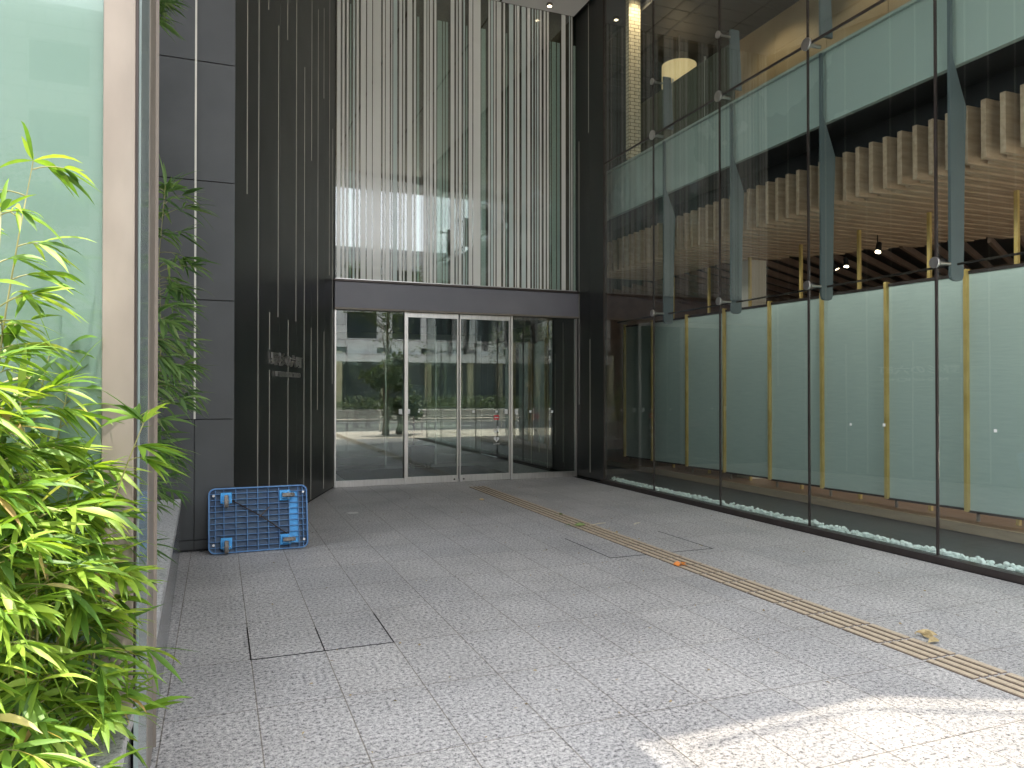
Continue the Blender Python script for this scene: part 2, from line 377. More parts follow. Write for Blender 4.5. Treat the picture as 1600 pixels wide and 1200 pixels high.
# black oblique wall
A = Vector((CX0, WY)); B = Vector((XL, DY)); dAB = (B - A).normalized(); nAB = Vector((dAB.y, -dAB.x))
t = thing('black_wall', 'tall black metal wall with thin vertical inlaid lines left of the glass doors', 'wall', (A.x, A.y, 0))
mb = MB(); Lw = (B - A).length; nseg = 6
for i in range(nseg):
    p = A + dAB * (Lw * i / nseg + (.002 if i else 0)); q = A + dAB * (Lw * (i + 1) / nseg - .002)
    mb.wall(p, q, .03, 9.1, -.03)
mb.build('black_panel', M['black_panel'], t)
MB().wall(A + dAB * .004, B, 0, 9.1, -.2, -.025).build('backing', M['slate_dark'], t)
CAMS, CAMC, FP = math.sin(R(21.46)), math.cos(R(21.46)), 1170.
def z_at(y, d): return 1.5 + (611 - y) * d / FP
def hit_oblique(px):
    u = (px - 800) / FP; k = Vector((CAMS + u * CAMC, CAMC - u * CAMS))     # per unit depth
    # k*d = A + s*dAB
    det = k.x * (-dAB.y) + dAB.x * k.y
    d = (A.x * (-dAB.y) + dAB.x * A.y) / det
    s = (k.x * A.y - k.y * A.x) / -det
    s = (k * d - A).dot(dAB)
    return d, s
lines = [(385, -60, 302), (403, -60, 900), (434, 38, 495), (421, 488, 546), (421, 578, 900), (418, -60, 12), (448, -60, 60), (450, 500, 900),
         (462, -60, 502), (475, 103, 900), (486, -60, 250), (486, 512, 900), (496, 12, 640), (505, 10, 152), (506, 518, 763), (514, -60, 430), (519, 200, 600)]
mb = MB()
for px, y0, y1 in lines:
    d, s = hit_oblique(px)
    zt = min(9.0, z_at(y0, d)) if y0 > -50 else 9.0; zb = max(.04, z_at(y1, d))
    p = A + dAB * (s - .0075); q = A + dAB * (s + .0075)
    mb.wall(p, q, zb, zt, .003, .0)
mb.build('inlay_line', M['inlay'], t)

# sign letters on black wall
t = thing('building_sign', 'small raised metal lettering in two lines on the black wall', 'sign', (A.x, A.y, 0))
def wall_text(body, size, px, ztop, name, width):
    d, s = hit_oblique(px); me = text_mesh(body, size, .012)
    xs_ = [v.co.x for v in me.vertices]; wd = max(xs_) - min(xs_); k = width / wd; cx = (max(xs_) + min(xs_)) / 2
    P0 = A + dAB * s + nAB * .018
    mb = MB(); vs = []
    for v in me.vertices:
        q = P0 + dAB * ((v.co.x - cx) * k) + nAB * v.co.z
        vs.append((q.x, q.y, ztop + v.co.y))
    mb.add(vs, [tuple(p.vertices) for p in me.polygons])
    bpy.data.meshes.remove(me)
    return mb.build(name, M['steel'], t)
dl, sl = hit_oblique(424); dr, sr = hit_oblique(470)
wall_text('野杉の六町', .16, 447, z_at(571, hit_oblique(447)[0]), 'kanji_lettering', sr - sl)
dl, sl = hit_oblique(430); dr, sr = hit_oblique(467)
wall_text('NISHIKICHO', .085, 449, z_at(589, hit_oblique(449)[0]), 'roman_lettering', sr - sl)

# right black wall (plane of the glass)
t = thing('black_wall', 'narrow black metal wall with vertical inlaid lines between the doors and the glass wall', 'wall', (GX, 11.3, 0))
mb = MB(); mb.box(GX, GX + .03, 10.86, 11.34, .03, 9.1); mb.box(GX, GX + .03, 11.344, 17.3, .03, 9.1)
mb.build('black_panel', M['black_panel'], t)
MB().box(GX + .032, GX + .06, 10.87, 17.3, 0, 9.1).build('backing', M['slate_dark'], t)
mb = MB()
def right_line(px, y0, y1):
    u = (px - 800) / FP; k = (CAMC - u * CAMS) / (CAMS + u * CAMC); Y = GX * k; d = GX * CAMS + Y * CAMC
    zt = 9.0 if y0 < -50 else z_at(y0, d)
    mb.box(GX - .003, GX, Y - .007, Y + .007, max(.03, z_at(y1, d)), zt)
for l in [(920, -60, 206), (905, 220, 632), (922, 530, 738)]: right_line(*l)
for Y, z0, z1 in [(12.4, .2, 2.75), (12.75, .5, 2.2), (13.1, .03, 2.75), (13.5, .3, 1.5), (13.9, .03, 2.75)]: mb.box(GX - .003, GX, Y - .007, Y + .007, z0, z1)
mb.build('inlay_line', M['inlay'], t)
MB().box(GX - .012, GX + .05, 10.835, 10.858, 0, 9.1).build('corner_trim', M['steel_dark'], t)

# soffit and building mass above
t = thing('soffit', 'white panelled porch ceiling high above the glass doors', 'ceiling', (3, 6, ZC))
jx = [-.25, .30, 1.68, 3.06, 4.44, 5.84]
mb = MB()
for i in range(len(jx) - 1):
    y0 = .62 if jx[i + 1] < 1.9 else 1.2  # left bays run further forward to widen the shade on the paving
    for a, b_ in ((y0, 6.2), (6.206, DY - .02)):
        mb.box(jx[i] + .022, jx[i + 1] - .022, a, b_, ZC, ZC + .03)
mb.build('ceiling_panel', M['ceiling'], t)
MB().box(-.25, 1.68, .64, DY, ZC + .02, ZC + .1).build('backing', M['dark'], t)
MB().box(1.684, GX + .1, 1.22, DY, ZC + .02, ZC + .1).build('backing', M['dark'], t)
def downlight(x, y, label):
    t = thing('downlight', label, 'light', (x, y, ZC), 'round downlights in the porch ceiling')
    MB().tube([(x, y, ZC - .045), (x, y, ZC + .002)], .05, 20).build('trim_ring', M['steel_warm'], t, smooth=False)
    MB().tube([(x, y, ZC - .050), (x, y, ZC - .0455)], .034, 16).build('lens', M['lens'], t)
downlight(5.24, 11.58, 'small round warm downlight in the ceiling corner above the doors')
t = thing('upper_building', 'upper storeys of the building over the porch', 'building', (3, 6, ZC + .1))
MB().box(-.25, 1.68, .66, 30, ZC + .105, 22).build('facade_wall', M['slate'], t)  # front edge brought forward to shade the left forecourt
MB().prism([(1.684, 1.24), (2.3, 1.30), (2.8, 1.28), (3.2, 1.1), (3.6, .9), (4.2, .55), (5.2, .15), (7, -.2), (30, -.2), (30, 30), (1.684, 30)], 'z', ZC + .105, 22).build('facade_wall', M['slate'], t)  # front edge bent so that its shadow outlines the sun patch
MB().box(-6, -.255, 1.8, 30, ZC + 1.0, 22).build('facade_wall', M['slate'], t)  # front edge set to shade the rear bamboo but not the post
MB().box(-6, CX0 - .25, WY + .25, 30, 0, ZC + .99).build('rear_wall', M['slate'], t)
tc = thing('added_sun_canopy', 'added tinted glass canopy, out of view, dimming the sun patch', 'canopy', (4, 0, ZC + .2))
MB().box(1.70, 9.5, -1.6, 1.20, ZC + .20, ZC + .215).build('sun_filter_glass', M['sun_filter_glass'], tc)  # unseen sheet added to tone down sunlight on the forecourt
for k in range(4): MB().tube([(1.75 + k * 2.5, -1.6, ZC + .25), (1.75 + k * 2.5, 1.22, ZC + .25)], .012, 6).build('canopy_rib', M['steel'], tc)
MB().tube([(1.9, 1.06, ZC + .16), (2.8, 1.10, ZC + .16), (3.2, .92, ZC + .16), (3.6, .72, ZC + .16), (4.2, .37, ZC + .16), (5.2, -.03, ZC + .16)], .02, 8).build('shadow_bar', M['steel'], t)  # added bar that casts a thin shadow line across the sun patch

# ================================================================ ENTRANCE
t = thing('entrance_front', 'glazed entrance front with grey header beam and fixed glass side lights', 'entrance', (3.8, DY, 0))
MB().box(XL - .02, GX + .04 - .05, DY - .10, DY + .10, 2.80, 3.20).build('header_beam', M['header'], t, bevel=.003)
MB().box(XL - .04, GX - .008, DY - .13, DY + .1, 3.204, 3.235).build('header_cap', M['steel_dark'], t)
MB().box(XL - .02, GX - .008, DY - .115, DY + .02, 2.772, 2.797).build('header_trim', M['steel_warm'], t)
for x0, x1 in ((XL, 2.79), (4.66, GX - .01)):
    MB().box(x0, x1, DY - .03, DY + .03, .004, .10).build('sill', M['steel'], t)
    MB().box(x0 + .012, x1 - .012, DY - .006, DY + .006, .101, 2.77).build('side_glass', M['glass_door'], t)
for x0, x1 in ((XL - .012, XL + .01), (2.79, 2.825), (4.62, 4.655), (GX - .032, GX - .01)):
    MB().box(x0, x1, DY - .045, DY + .035, .003, 2.771).build('mullion', M['steel'], t)
for i, (x0, x1) in enumerate(((2.83, 3.70), (3.72, 4.615))):
    t = thing('sliding_door', ['left sliding glass door leaf with stainless rails and no notices',
                               'right sliding glass door leaf with the AED notice on its glass'][i], 'door', ((x0 + x1) / 2, DY, 0))
    MB().box(x0, x1, DY - .025, DY + .015, .006, .115).build('bottom_rail', M['steel'], t, bevel=.002)
    MB().box(x0, x1, DY - .025, DY + .015, 2.69, 2.768).build('top_rail', M['steel'], t, bevel=.002)
    MB().box(x0, x0 + .022, DY - .022, DY + .012, .116, 2.689).build('stile', M['steel'], t)
    MB().box(x1 - .022, x1, DY - .022, DY + .012, .116, 2.689).build('stile', M['steel'], t)
    MB().box(x0 + .023, x1 - .023, DY - .010, DY + .002, .116, 2.689).build('door_glass', M['glass_door'], t)
    xl = x1 - .07 if i == 0 else x0 + .07
    MB().tube([(xl, DY - .032, .05), (xl, DY - .0255, .05)], .016, 12).build('lock', M['steel_dark'], t)
# stickers
def xdoor(px):
    u = (px - 800) / FP; return (DY - .02) * (CAMS + u * CAMC) / (CAMC - u * CAMS)
def sticker(px, w_, h_, label, m='white'):
    x = xdoor(px); d = x * CAMS + DY * CAMC; z = z_at(643, d)
    solo(MB().box(x - w_ / 2, x + w_ / 2, DY - .0145, DY - .0125, z - h_ / 2, z + h_ / 2), 'sticker', M[m], label, 'sticker', 'small white stickers on the entrance glass')
sticker(626, .055, .08, 'upright white sticker on the left side light close to its right mullion')
sticker(638.5, .05, .075, 'faint upright white sticker just right of the left door frame')
sticker(655, .035, .035, 'tiny square sticker near the left side of the left door leaf')
sticker(740, .04, .04, 'tiny square sticker on the right door leaf near the meeting stiles')
sticker(776, .04, .04, 'tiny square sticker directly above the red AED label')
sticker(791, .055, .08, 'upright white sticker at the right edge of the right door leaf')
sticker(807, .055, .08, 'upright white sticker at the left edge of the right side light')
sticker(829, .04, .04, 'tiny square sticker in the middle of the right side light')
sticker(862.5, .045, .045, 'tiny square sticker on the right side light nearest the black wall')
# AED notice
x = xdoor(776); d = x * CAMS + DY * CAMC
t = thing('aed_notice', 'AED notice with red label, figure, heart and lettering on the right door', 'notice', (x, DY - .0145, 1.0))
y0, y1 = DY - .0135, DY - .0115
def yz(y): return z_at(y, d)
MB().box(x - .045, x + .045, y0, y1, yz(656), yz(648.5)).build('red_label', M['red'], t)
MB().box(x - .035, x + .035, y0 - .001, y0 - .0002, yz(653.2), yz(651.6)).build('label_stripe', M['white'], t)
mb = MB(); zc = yz(671)
mb.prism([(x + .02 + .013 * math.cos(a * .6283), zc + .045 + .013 * math.sin(a * .6283)) for a in range(10)], 'y', y0, y1)
mb.prism([(x + .012, zc + .03), (x + .035, zc + .03), (x + .04, zc - .045), (x + .028, zc - .045), (x + .024, zc - .01), (x + .008, zc - .045), (x - .004, zc - .045)], 'y', y0, y1)
mb.prism([(x + .012, zc + .028), (x + .010, zc + .016), (x - .02, zc - .006), (x - .02, zc + .004)], 'y', y0, y1)
mb.box(x - .045, x - .012, y0, y1, zc - .045, zc - .015)
mb.build('figure', M['white'], t)
zc = yz(686)
hp = []
for i in range(24):
    a = 2 * math.pi * i / 24
    hp.append((x + .0032 * 16 * math.sin(a) ** 3, zc + .0032 * (13 * math.cos(a) - 5 * math.cos(2 * a) - 2 * math.cos(3 * a) - math.cos(4 * a))))
MB().prism(hp, 'y', y0, y1).build('heart', M['white'], t)
MB().prism([(x + .008, zc + .03), (x - .013, zc), (x - .001, zc), (x - .008, zc - .03), (x + .013, zc + .004), (x + .001, zc + .004)], 'y', y0 - .0015, y0 - .0003).build('bolt', M['dark'], t)
me = text_mesh('AED設置施設', .02, .0006)
mb = MB(); mb.add([(x + v.co.x * .9, y0 - v.co.z, yz(694) + v.co.y) for v in me.vertices], [tuple(p.vertices) for p in me.polygons]); mb.build('lettering', M['white'], t)

# striped window above
t = thing('striped_window', 'tall window above the doors with irregular white vertical stripes', 'window', (3.8, DY, 3.24))
pan = [XL, 3.08, 4.46, GX - .004]
for i in range(3):
    MB().box(pan[i] + .003, pan[i + 1] - .003, DY - .006, DY + .006, 3.245, ZC + .02).build('pane', M['glass_door'], t)
MB().box(XL, GX - .002, DY - .03, DY + .05, 3.237, 3.262).build('bottom_trim', M['steel'], t)
rnd = random.Random(11)
f1, f2 = MB(), MB()
x = XL + .02
while x < GX - .05:
    wd = rnd.choice([.02, .025, .03, .035, .045, .05, .065, .08, .13 if rnd.random() < .3 else .055])
    gap = rnd.choice([.014, .018, .022, .026, .032, .04, .07 if rnd.random() < .4 else .026])
    if x + wd > GX - .01: break
    r_ = rnd.random()
    if r_ < .52: f1.box(x, x + wd, DY - .0085, DY - .0065, 3.262, ZC)
    elif r_ < .70: f2.box(x, x + wd, DY - .0085, DY - .0065, 3.262, ZC)
    else: f1.box(x, x + wd, DY + .012, DY + .015, 3.262, 7.6)
    x += wd + gap
f1.build('white_stripe', M['frit'], t)
f2.build('pale_blue_stripe', M['frit_cool'], t)
# rooms behind
t = thing('vestibule', 'dark vestibule behind the glass doors with a mat and inner doors', 'room', (3.8, 13.5, 0))
MB().box(-.6, GX + .6, DY + .12, DY + .2, 2.83, ZC + 1.0).build('bulkhead', M['brown'], t)
MB().box(XL - .3, XL - .02, DY + .11, 17, .0, 2.82).build('side_wall', M['slate'], t)
MB().box(XL - .4, GX - .002, DY + .21, 17, 2.83, 2.9).build('ceiling', M['dark_slat'], t)
MB().box(XL - .4, GX - .002, 17.01, 17.1, 0, 3.0).build('back_wall', M['plaster'], t)
MB().box(XL, GX - .004, 14.91, 17, -.15, -.004).build('inner_floor', M['dark_floor'], t)
MB().box(2.0, 4.9, 12.25, 14.2, .004, .014).build('door_mat', M['mat'], t)
for x0, x1 in ((2.1, 3.1), (3.13, 4.13), (4.16, 5.4)):
    MB().box(x0, x1, 14.8, 14.812, .05, 2.5).build('inner_glass', M['glass'], t)
    MB().box(x0 - .028, x0 - .001, 14.78, 14.83, 0, 2.82).build('inner_mullion', M['steel'], t)
# things standing in the vestibule
t = thing('wheeled_bin', 'low dark grey bin on casters behind the left glass door', 'bin', (3.9, 14.2, 0))
mb = MB(); bx, by = 3.62, 14.0
mb.hexa([(bx - .2, by - .15, .12), (bx + .2, by - .15, .12), (bx + .2, by + .15, .12), (bx - .2, by + .15, .12),
         (bx - .25, by - .19, .46), (bx + .25, by - .19, .46), (bx + .25, by + .19, .46), (bx - .25, by + .19, .46)])
mb.build('bin_body', M['slate'], t, bevel=.015)
for sx in (-1, 1):
    for sy in (-1, 1):
        MB().tube([(bx + sx * .16 - .015, by + sy * .1, .045 + .0145), (bx + sx * .16 + .015, by + sy * .1, .045 + .0145)], .045, 14).build('caster', M['rubber'], t)
t = thing('notice_stand', 'free standing grey notice board behind the left glass door', 'sign stand', (3.7, 14.4, 0))
MB().box(3.35, 3.85, 14.40, 14.42, 1.0, 1.62).build('board', M['board'], t, bevel=.004)
MB().box(3.58, 3.61, 14.421, 14.45, .02, 1.5).build('post', M['steel_dark'], t)
MB().box(3.4, 3.8, 14.35, 14.52, .012, .028).build('foot', M['steel_dark'], t)

# ================================================================ RIGHT GLASS WALL
JY = [10.86, 9.35, 7.81, 6.29, 4.76, 3.22, 1.68]
t = thing('glass_curtain_wall', 'frameless glass curtain wall with dark silicone joints along the right side', 'glass wall', (GX, 6, 0))
for i in range(len(JY) - 1):
    for z0, z1 in ((.062, 5.205), (5.235, ZC - .01)):
        MB().box(GX, GX + .012, JY[i + 1] + .016, JY[i] - .016, z0, z1).build('glass_pane', M['glass'], t)
for i, Y in enumerate(JY[1:]):
    MB().box(GX - .004, GX + .016, Y - .010, Y + .010, .062, ZC - .01).build('vertical_joint', M['steel_dark'], t)
MB().box(GX - .004, GX + .016, 1.6, 10.83, 5.208, 5.232).build('horizontal_joint', M['steel_dark'], t)
MB().box(GX - .06, GX + .05, 1.4, 10.86, .002, .06).build('base_channel', M['steel_dark'], t)

FZ = [2.63, 5.22, 6.0]
def fitting(Y, z, r, nm, lab, grp):
    t = thing('point_fixing', lab, 'glass fixing', (GX, Y, z), grp)
    MB().tube([(GX - .028, Y, z), (GX - .0045, Y, z)], r * 1.12, 24).build('disc', M['steel'], t, bevel=.003)
    MB().tube([(GX + .017, Y, z), (GX + .05, Y, z), (GX + .17, Y, z)], [r * .7, r * .35, r * .35], 16).build('stem', M['steel'], t)
fitting_names = {9.35: 'farthest', 7.81: 'second farthest', 6.29: 'middle', 4.76: 'nearest', 3.22: 'beyond the frame'}
NTH = ['first', 'second', 'third', 'fourth', 'fifth']
for i, Y in enumerate(JY[1:6]):
    for z, r in zip(FZ, (.044, .060, .040)):
        h = {2.63: 'above green screens', 5.22: 'large, on long horizontal joint', 6.0: 'highest, by upstairs blade'}[z]
        fitting(Y, z, r, '', 'round steel fixing on %s glass joint from black wall, %s' % (NTH[i], h), 'round steel point fixings of the glass wall')
# fins
for i, Y in enumerate(JY[1:6]):
    t = thing('steel_fin', 'blue grey steel blade behind the %s glass joint from the black wall' % NTH[i], 'steel fin', (GX + .2, Y, 2.5), 'blue grey steel blades behind the glass joints')
    x0 = GX + .17
    r_ = .05
    lo = [(x0, 2.48 + r_), (x0 + .014, 2.48 + .014), (x0 + r_, 2.48), (x0 + .155 - r_, 2.48), (x0 + .141, 2.494), (x0 + .155, 2.48 + r_), (x0 + .18, 3.6), (x0 + .20, 4.05), (x0 + .04, 4.46), (x0 + .035, 4.52), (x0 + .035, 5.15), (x0, 5.15)]
    MB().prism(lo, 'y', Y - .014, Y + .014).build('lower_blade', M['teal_steel'], t)
    up = [(x0, 5.34), (x0 + .17, 5.34), (x0 + .13, 6.1), (x0, 6.1)]
    MB().prism(up, 'y', Y - .014, Y + .014).build('upper_blade', M['teal_steel'], t)
mb = MB()
for i in range(1, 6):
    ya, yb = JY[i], JY[i + 1] if i + 1 < len(JY) else 1.6
    pass
t = thing('tie_rods', 'thin dark horizontal tie rod linking the steel blades above the green screens', 'tie rod', (GX + .2, 6, 2.63))
for i in range(0, 6):
    a_, b_ = JY[i + 1] + .016, JY[i] - .016
    MB().tube([(GX + .25, a_, 2.63), (GX + .25, b_, 2.63)], .011, 8).build('rod', M['steel_dark'], t)

# pebbles (stuff)
mb = MB(); rp = random.Random(3)
for i in range(1500):
    Y = rp.uniform(1.5, 10.75); X = rp.uniform(GX + .055, GX + .20); r_ = rp.uniform(.012, .024)
    z = rp.uniform(.0, .02) + r_ * .6 + (.055 if X < GX + .12 else .03) * rp.random() + .02
    mb.ball((X, Y, z), r_, 6, 4, (rp.uniform(.8, 1.2), rp.uniform(.8, 1.3), .8), .08)
mb.box(GX + .052, GX + .2, 1.5, 10.8, -.009, .03)
o = mb.build('white_pebbles', M['pebble'], smooth=False)
tag(o, 'row of small white pebbles along the foot of the glass wall', 'pebbles', kind='stuff')

# ================================================================ INTERIOR RIGHT, GROUND FLOOR
t = thing('timber_deck', 'low brown timber platform under the pale green screens', 'platform', (9, 7, 0))
MB().box(7.40, 13.5, 2, 16, .0, .098).build('deck_boards', M['deck'], t)
MB().box(7.36, 7.399, 2, 16, .0, .102).build('deck_edge', M['deck_edge'], t)

SX = 7.60
def Yat(px, X):
    u = (px - 800) / FP; return X * (CAMC - u * CAMS) / (CAMS + u * CAMC)
fx = [980, 1023, 1077, 1136, 1207, 1289, 1390, 1515]
fy = [Yat(p, SX) for p in fx]; fy.append(fy[-1] - 1.06); fy.append(fy[-1] - 1.06)
SN = ['dark leftmost', 'second from the left', 'third from the left', 'fourth from the left', 'fifth from the left', 'sixth from the left', 'seventh from the left', 'rightmost', '']
for i in range(9):
    ya, yb = fy[i] - .012, fy[i + 1] + .012          # ya far, yb near
    skew = .055
    t = thing('folding_screen', ('pale green paper screen with brass edge, %s in the row' % SN[i]) if i < 8 else 'pale green paper screen beyond the right edge of the photo', 'screen', (SX, (ya + yb) / 2, .1), 'brass edged pale green screens behind the glass wall')
    a_ = (SX - skew, ya); b_ = (SX + skew, yb)
    MB().wall(a_, b_, .215, 2.765, -.02, -.01).build('paper_panel', M['washi'], t)
    MB().wall(a_, b_, 2.766, 2.80, -.05, .0).build('top_rail', M['steel_dark'], t)
    MB().wall(a_, b_, .19, .213, -.05, .0).build('bottom_rail', M['steel_dark'], t)
    for (cx, cy_) in (a_,):
        MB().box(cx - .03, cx - .002, cy_ - .02, cy_ + .02, .20, 2.82).build('brass_edge', M['brass'], t)
        MB().box(cx + .002, cx + .03, cy_ - .02, cy_ + .012, .20, 2.82).build('brass_edge', M['brass'], t)
        MB().box(cx + .05, cx + .07, cy_ - .09, cy_ - .06, .1, .19).build('foot', M['steel_warm'], t)
PN = ['rightmost', 'second from the right', 'third from the right', 'fourth from the right', 'fifth from the right', 'sixth from the right', 'seventh from the right']
for i, p in enumerate([1590, 1453, 1343, 1252, 1172, 1108, 1052]):
    Y = Yat(p, 7.78)
    solo(MB().box(7.765, 7.80, Y - .02, Y + .02, .1, 3.60), 'brass_post', M['brass'], 'slim brass post above the green screens, %s' % PN[i], 'post', 'slim brass posts behind the screens')
# timber slat ceiling
t = thing('timber_slat_ceiling', 'timber slat ceiling with upturned board ends behind the glass wall', 'ceiling', (8, 7, 3.6))
E0, E1 = Vector((10.1, 7.05)), Vector((8.27, 9.75))
Y = 3.30
k = 0
while Y < 12.4:
    xe = E0.x + (E1.x - E0.x) * (Y - E0.y) / (E1.y - E0.y); xe = max(7.9, min(xe, 13.4)); xe = round(xe / .3) * .3 + .0
    X0 = 6.46
    prof = [(X0, 3.61), (xe, 3.61), (xe, 3.69), (X0 + .21, 3.69), (X0 + .21, 4.15), (X0, 4.15)]
    MB().prism(prof, 'y', Y - .026, Y + .026).build('slat', M['wood'], t, bevel=.003)
    if Y + .09 < 12.4:
        MB().box(X0 + .22, xe, Y + .062, Y + .118, 3.62, 3.685).build('slat', M['wood'], t)
    Y += .18
t = thing('dark_ceiling', 'dark lower ceiling with thin brown battens beyond the timber slats', 'ceiling', (9, 8, 3.9))
MB().box(6.69, 13.6, 2, 16, 3.86, 3.92).build('ceiling_board', M['dark'], t)
for i in range(26):
    Yb = 4.2 + i * .42
    p0 = Vector((8.0, Yb)); p1 = Vector((13.4, Yb + 3.0))
    xe = 8.27 + (9.75 - min(9.75, Yb)) * .68
    MB().wall((xe, Yb + (xe - 8) * .55), (13.4, Yb + 5.4 * .55), 3.70, 3.80, .05).build('batten', M['brown'], t)
t = thing('inner_wall', 'dark brown rear wall of the ground floor hall', 'wall', (13.6, 8, 0))
MB().box(13.6, 13.7, 0, 16, 0, 4.4).build('rear_wall', M['brown'], t)
MB().box(GX + .07, 13.6, 16, 16.1, 0, 4.4).build('end_wall', M['brown'], t)
x = 8.9; 
solo(MB().box(7.90, 8.22, 9.72, 10.05, .1, 3.60), 'cream_column', M['plaster'], 'square cream column standing behind the green screens', 'column')
for i, (X, Y, z, dx, lab) in enumerate([(8.9, 9.0, 3.52, -.06, 'left of the pair of black spotlights under the timber ceiling'), (9.05, 8.9, 3.55, .06, 'right of the pair of black spotlights under the timber ceiling'), (8.3, 7.6, 3.50, .1, 'single black spotlight beside the middle steel blade')]):
    t = thing('spotlight', lab, 'spotlight', (X, Y, z), 'black ceiling spotlights')
    MB().tube([(X, Y, 3.608), (X, Y, z + .0)], .008, 8).build('stem', M['dark'], t)
    MB().tube([(X + dx * .5, Y + .02, z + .0), (X - dx * .5, Y - .05, z - .13)], [.035, .042], 14).build('lamp_head', M['dark'], t)
    MB().tube([(X - dx * .51, Y - .051, z - .1305), (X - dx * .53, Y - .052, z - .134)], .036, 14).build('lens', M['lens'], t)

# ================================================================ UPPER FLOOR
t = thing('floor_edge_panels', 'long band of frosted pale green glass hiding the upper floor edge', 'cladding', (6.2, 6, 4.8))
for i in range(len(JY) - 1):
    MB().box(6.13, 6.145, JY[i + 1] + .06, JY[i] - .004 + (.6 if i == 0 else 0), 4.41, 5.165).build('spandrel_panel', M['frosted'], t)
MB().box(6.10, 6.25, 1.6, 14, 5.17, 5.20).build('top_cap', M['frosted'], t)
MB().box(6.15, 6.20, 1.6, 14, 4.415, 5.165).build('backing', M['frosted'], t)
t = thing('floor_slab', 'black lined edge of the upper floor between green band and timber boards', 'floor slab', (8, 6, 4.4))
MB().box(6.205, 13.6, 1.6, 16, 4.42, 5.16).build('slab', M['dark'], t)
MB().box(6.68, 6.74, 1.6, 16, 3.925, 4.415).build('black_lining', M['dark'], t)
t = thing('upper_room', 'upstairs room with dark boarded ceiling and beige stone wall behind the glass', 'room', (9, 7, 5.2))
mb = MB()
for i in range(30):
    X = 6.0 + i * .1
for i in range(48):
    Yb = 1.7 + i * .3
    mb.box(6.30, 8.399, Yb, Yb + .285, 7.58, 7.62)
mb.build('ceiling_board', M['dark_slat'], t)
MB().box(6.30, 8.4, 1.6, 16, 7.63, 7.7).build('ceiling_backing', M['dark'], t)
MB().box(7.05, 7.10, 1.6, 16, 7.572, 7.579).build('ceiling_slot', M['dark'], t)
for i in range(8):
    MB().box(8.4, 8.45, 2 + i * 1.1 + .004, 2 + (i + 1) * 1.1 - .004, 5.165, 7.575).build('stone_wall_panel', M['beige_wall'], t)
MB().box(8.455, 8.6, 2, 16, 5.165, 7.58).build('wall_backing', M['dark'], t)
mb = MB()
for i in range(40): mb.box(8.40 - (i % 2) * .02, 8.44, 10.95 + i * .11, 10.95 + i * .11 + .085, 5.165, 7.57)
mb.build('timber_fluting', M['dark_slat'], t)
MB().box(5.97, 8.6, 14.2, 14.3, 5.165, 7.6).build('end_wall', M['dark'], t)
solo(MB().box(8.30, 8.385, 10.82, 10.93, 5.165, 7.56), 'timber_post', M['brown'], 'brown timber post at the end of the beige stone wall upstairs', 'post')
solo(MB().box(6.06, 6.27, 10.34, 10.44, 5.201, 9.0), 'brick_pier', M['brick'], 'warm lit cream brick pier upstairs beside the black wall', 'pillar')
# glass balustrade
t = thing('glass_balustrade', 'greenish glass balustrade, reflections set in its colour, with thin steel posts upstairs', 'balustrade', (7.2, 8.6, 5.2))
bp = [(6.5, Yat(1003, 6.5)), (6.5, Yat(1052, 6.5)), (6.5, Yat(1103, 6.5)), (6.5, Yat(1150, 6.5))]
for i in range(3):
    MB().wall(bp[i], bp[i + 1], 5.17, 6.24, .012).build('glass_panel', M['glass_sheen'], t)
for p in bp[1:3]:
    MB().tube([(p[0], p[1], 5.165), (p[0], p[1], 6.3)], .014, 8).build('post', M['steel'], t)
# drum pendant
px_, py_, pz_ = 7.35, 9.85, 6.85
def ray(px, py, X):
    Y = Yat(px, X); d = X * CAMS + Y * CAMC; return Y, z_at(py, d)
PX = 7.3; PY, PZ = ray(1062, 118, PX)
t = thing('drum_pendant', 'large cream drum pendant lamp glowing in the upstairs room', 'lamp', (PX, PY, PZ))
mb = MB(); n = 40; vs = []; fs = []
rad = .29; hh = .19
for k in range(n):
    a = 2 * math.pi * k / n
    for r_, z in ((rad, PZ - hh), (rad, PZ + hh), (rad - .006, PZ + hh), (rad - .006, PZ - hh)):
        vs.append((PX + r_ * math.cos(a), PY + r_ * math.sin(a), z))
for k in range(n):
    for j in range(4):
        fs.append((k * 4 + j, ((k + 1) % n) * 4 + j, ((k + 1) % n) * 4 + (j + 1) % 4, k * 4 + (j + 1) % 4))
mb.add(vs, fs); mb.build('lamp_shade', emit_mat('glowing cream shade', (.95, .72, .36), .09), t, smooth=True)
MB().tube([(PX, PY, PZ - hh + .02), (PX, PY, PZ - hh + .03)], rad - .01, 32).build('diffuser', M['shade'], t)
MB().tube([(PX, PY, PZ), (PX, PY, 7.57)], .006, 8).build('cord', M['steel'], t)
ld = bpy.data.lights.new('pendant_bulb', 'POINT'); ld.energy = .8; ld.color = (1, .8, .5); ld.shadow_soft_size = .15
lo_ = bpy.data.objects.new('pendant_bulb', ld); col.objects.link(lo_); lo_.location = (PX, PY, PZ + .28)
def spot(x, y, z, e, tx, ty, tz, ang=70, c=(1, .82, .55)):
    ld = bpy.data.lights.new('spot_or_fill', 'SPOT'); ld.energy = e; ld.color = c; ld.spot_size = R(ang); ld.spot_blend = .6; ld.shadow_soft_size = .05
    o = bpy.data.objects.new('spot_or_fill', ld); col.objects.link(o); o.location = (x, y, z)
    o.rotation_euler = Vector((tx - x, ty - y, tz - z)).to_track_quat('-Z', 'Y').to_euler()
spot(6.17, 10.08, 8.02, 26, 6.17, 10.34, 6.6, 55)
for yy in (3.5, 5.5, 7.5, 9.5): spot(7.6, yy, 7.45, 3.5, 8.4, yy, 5.6, 120)
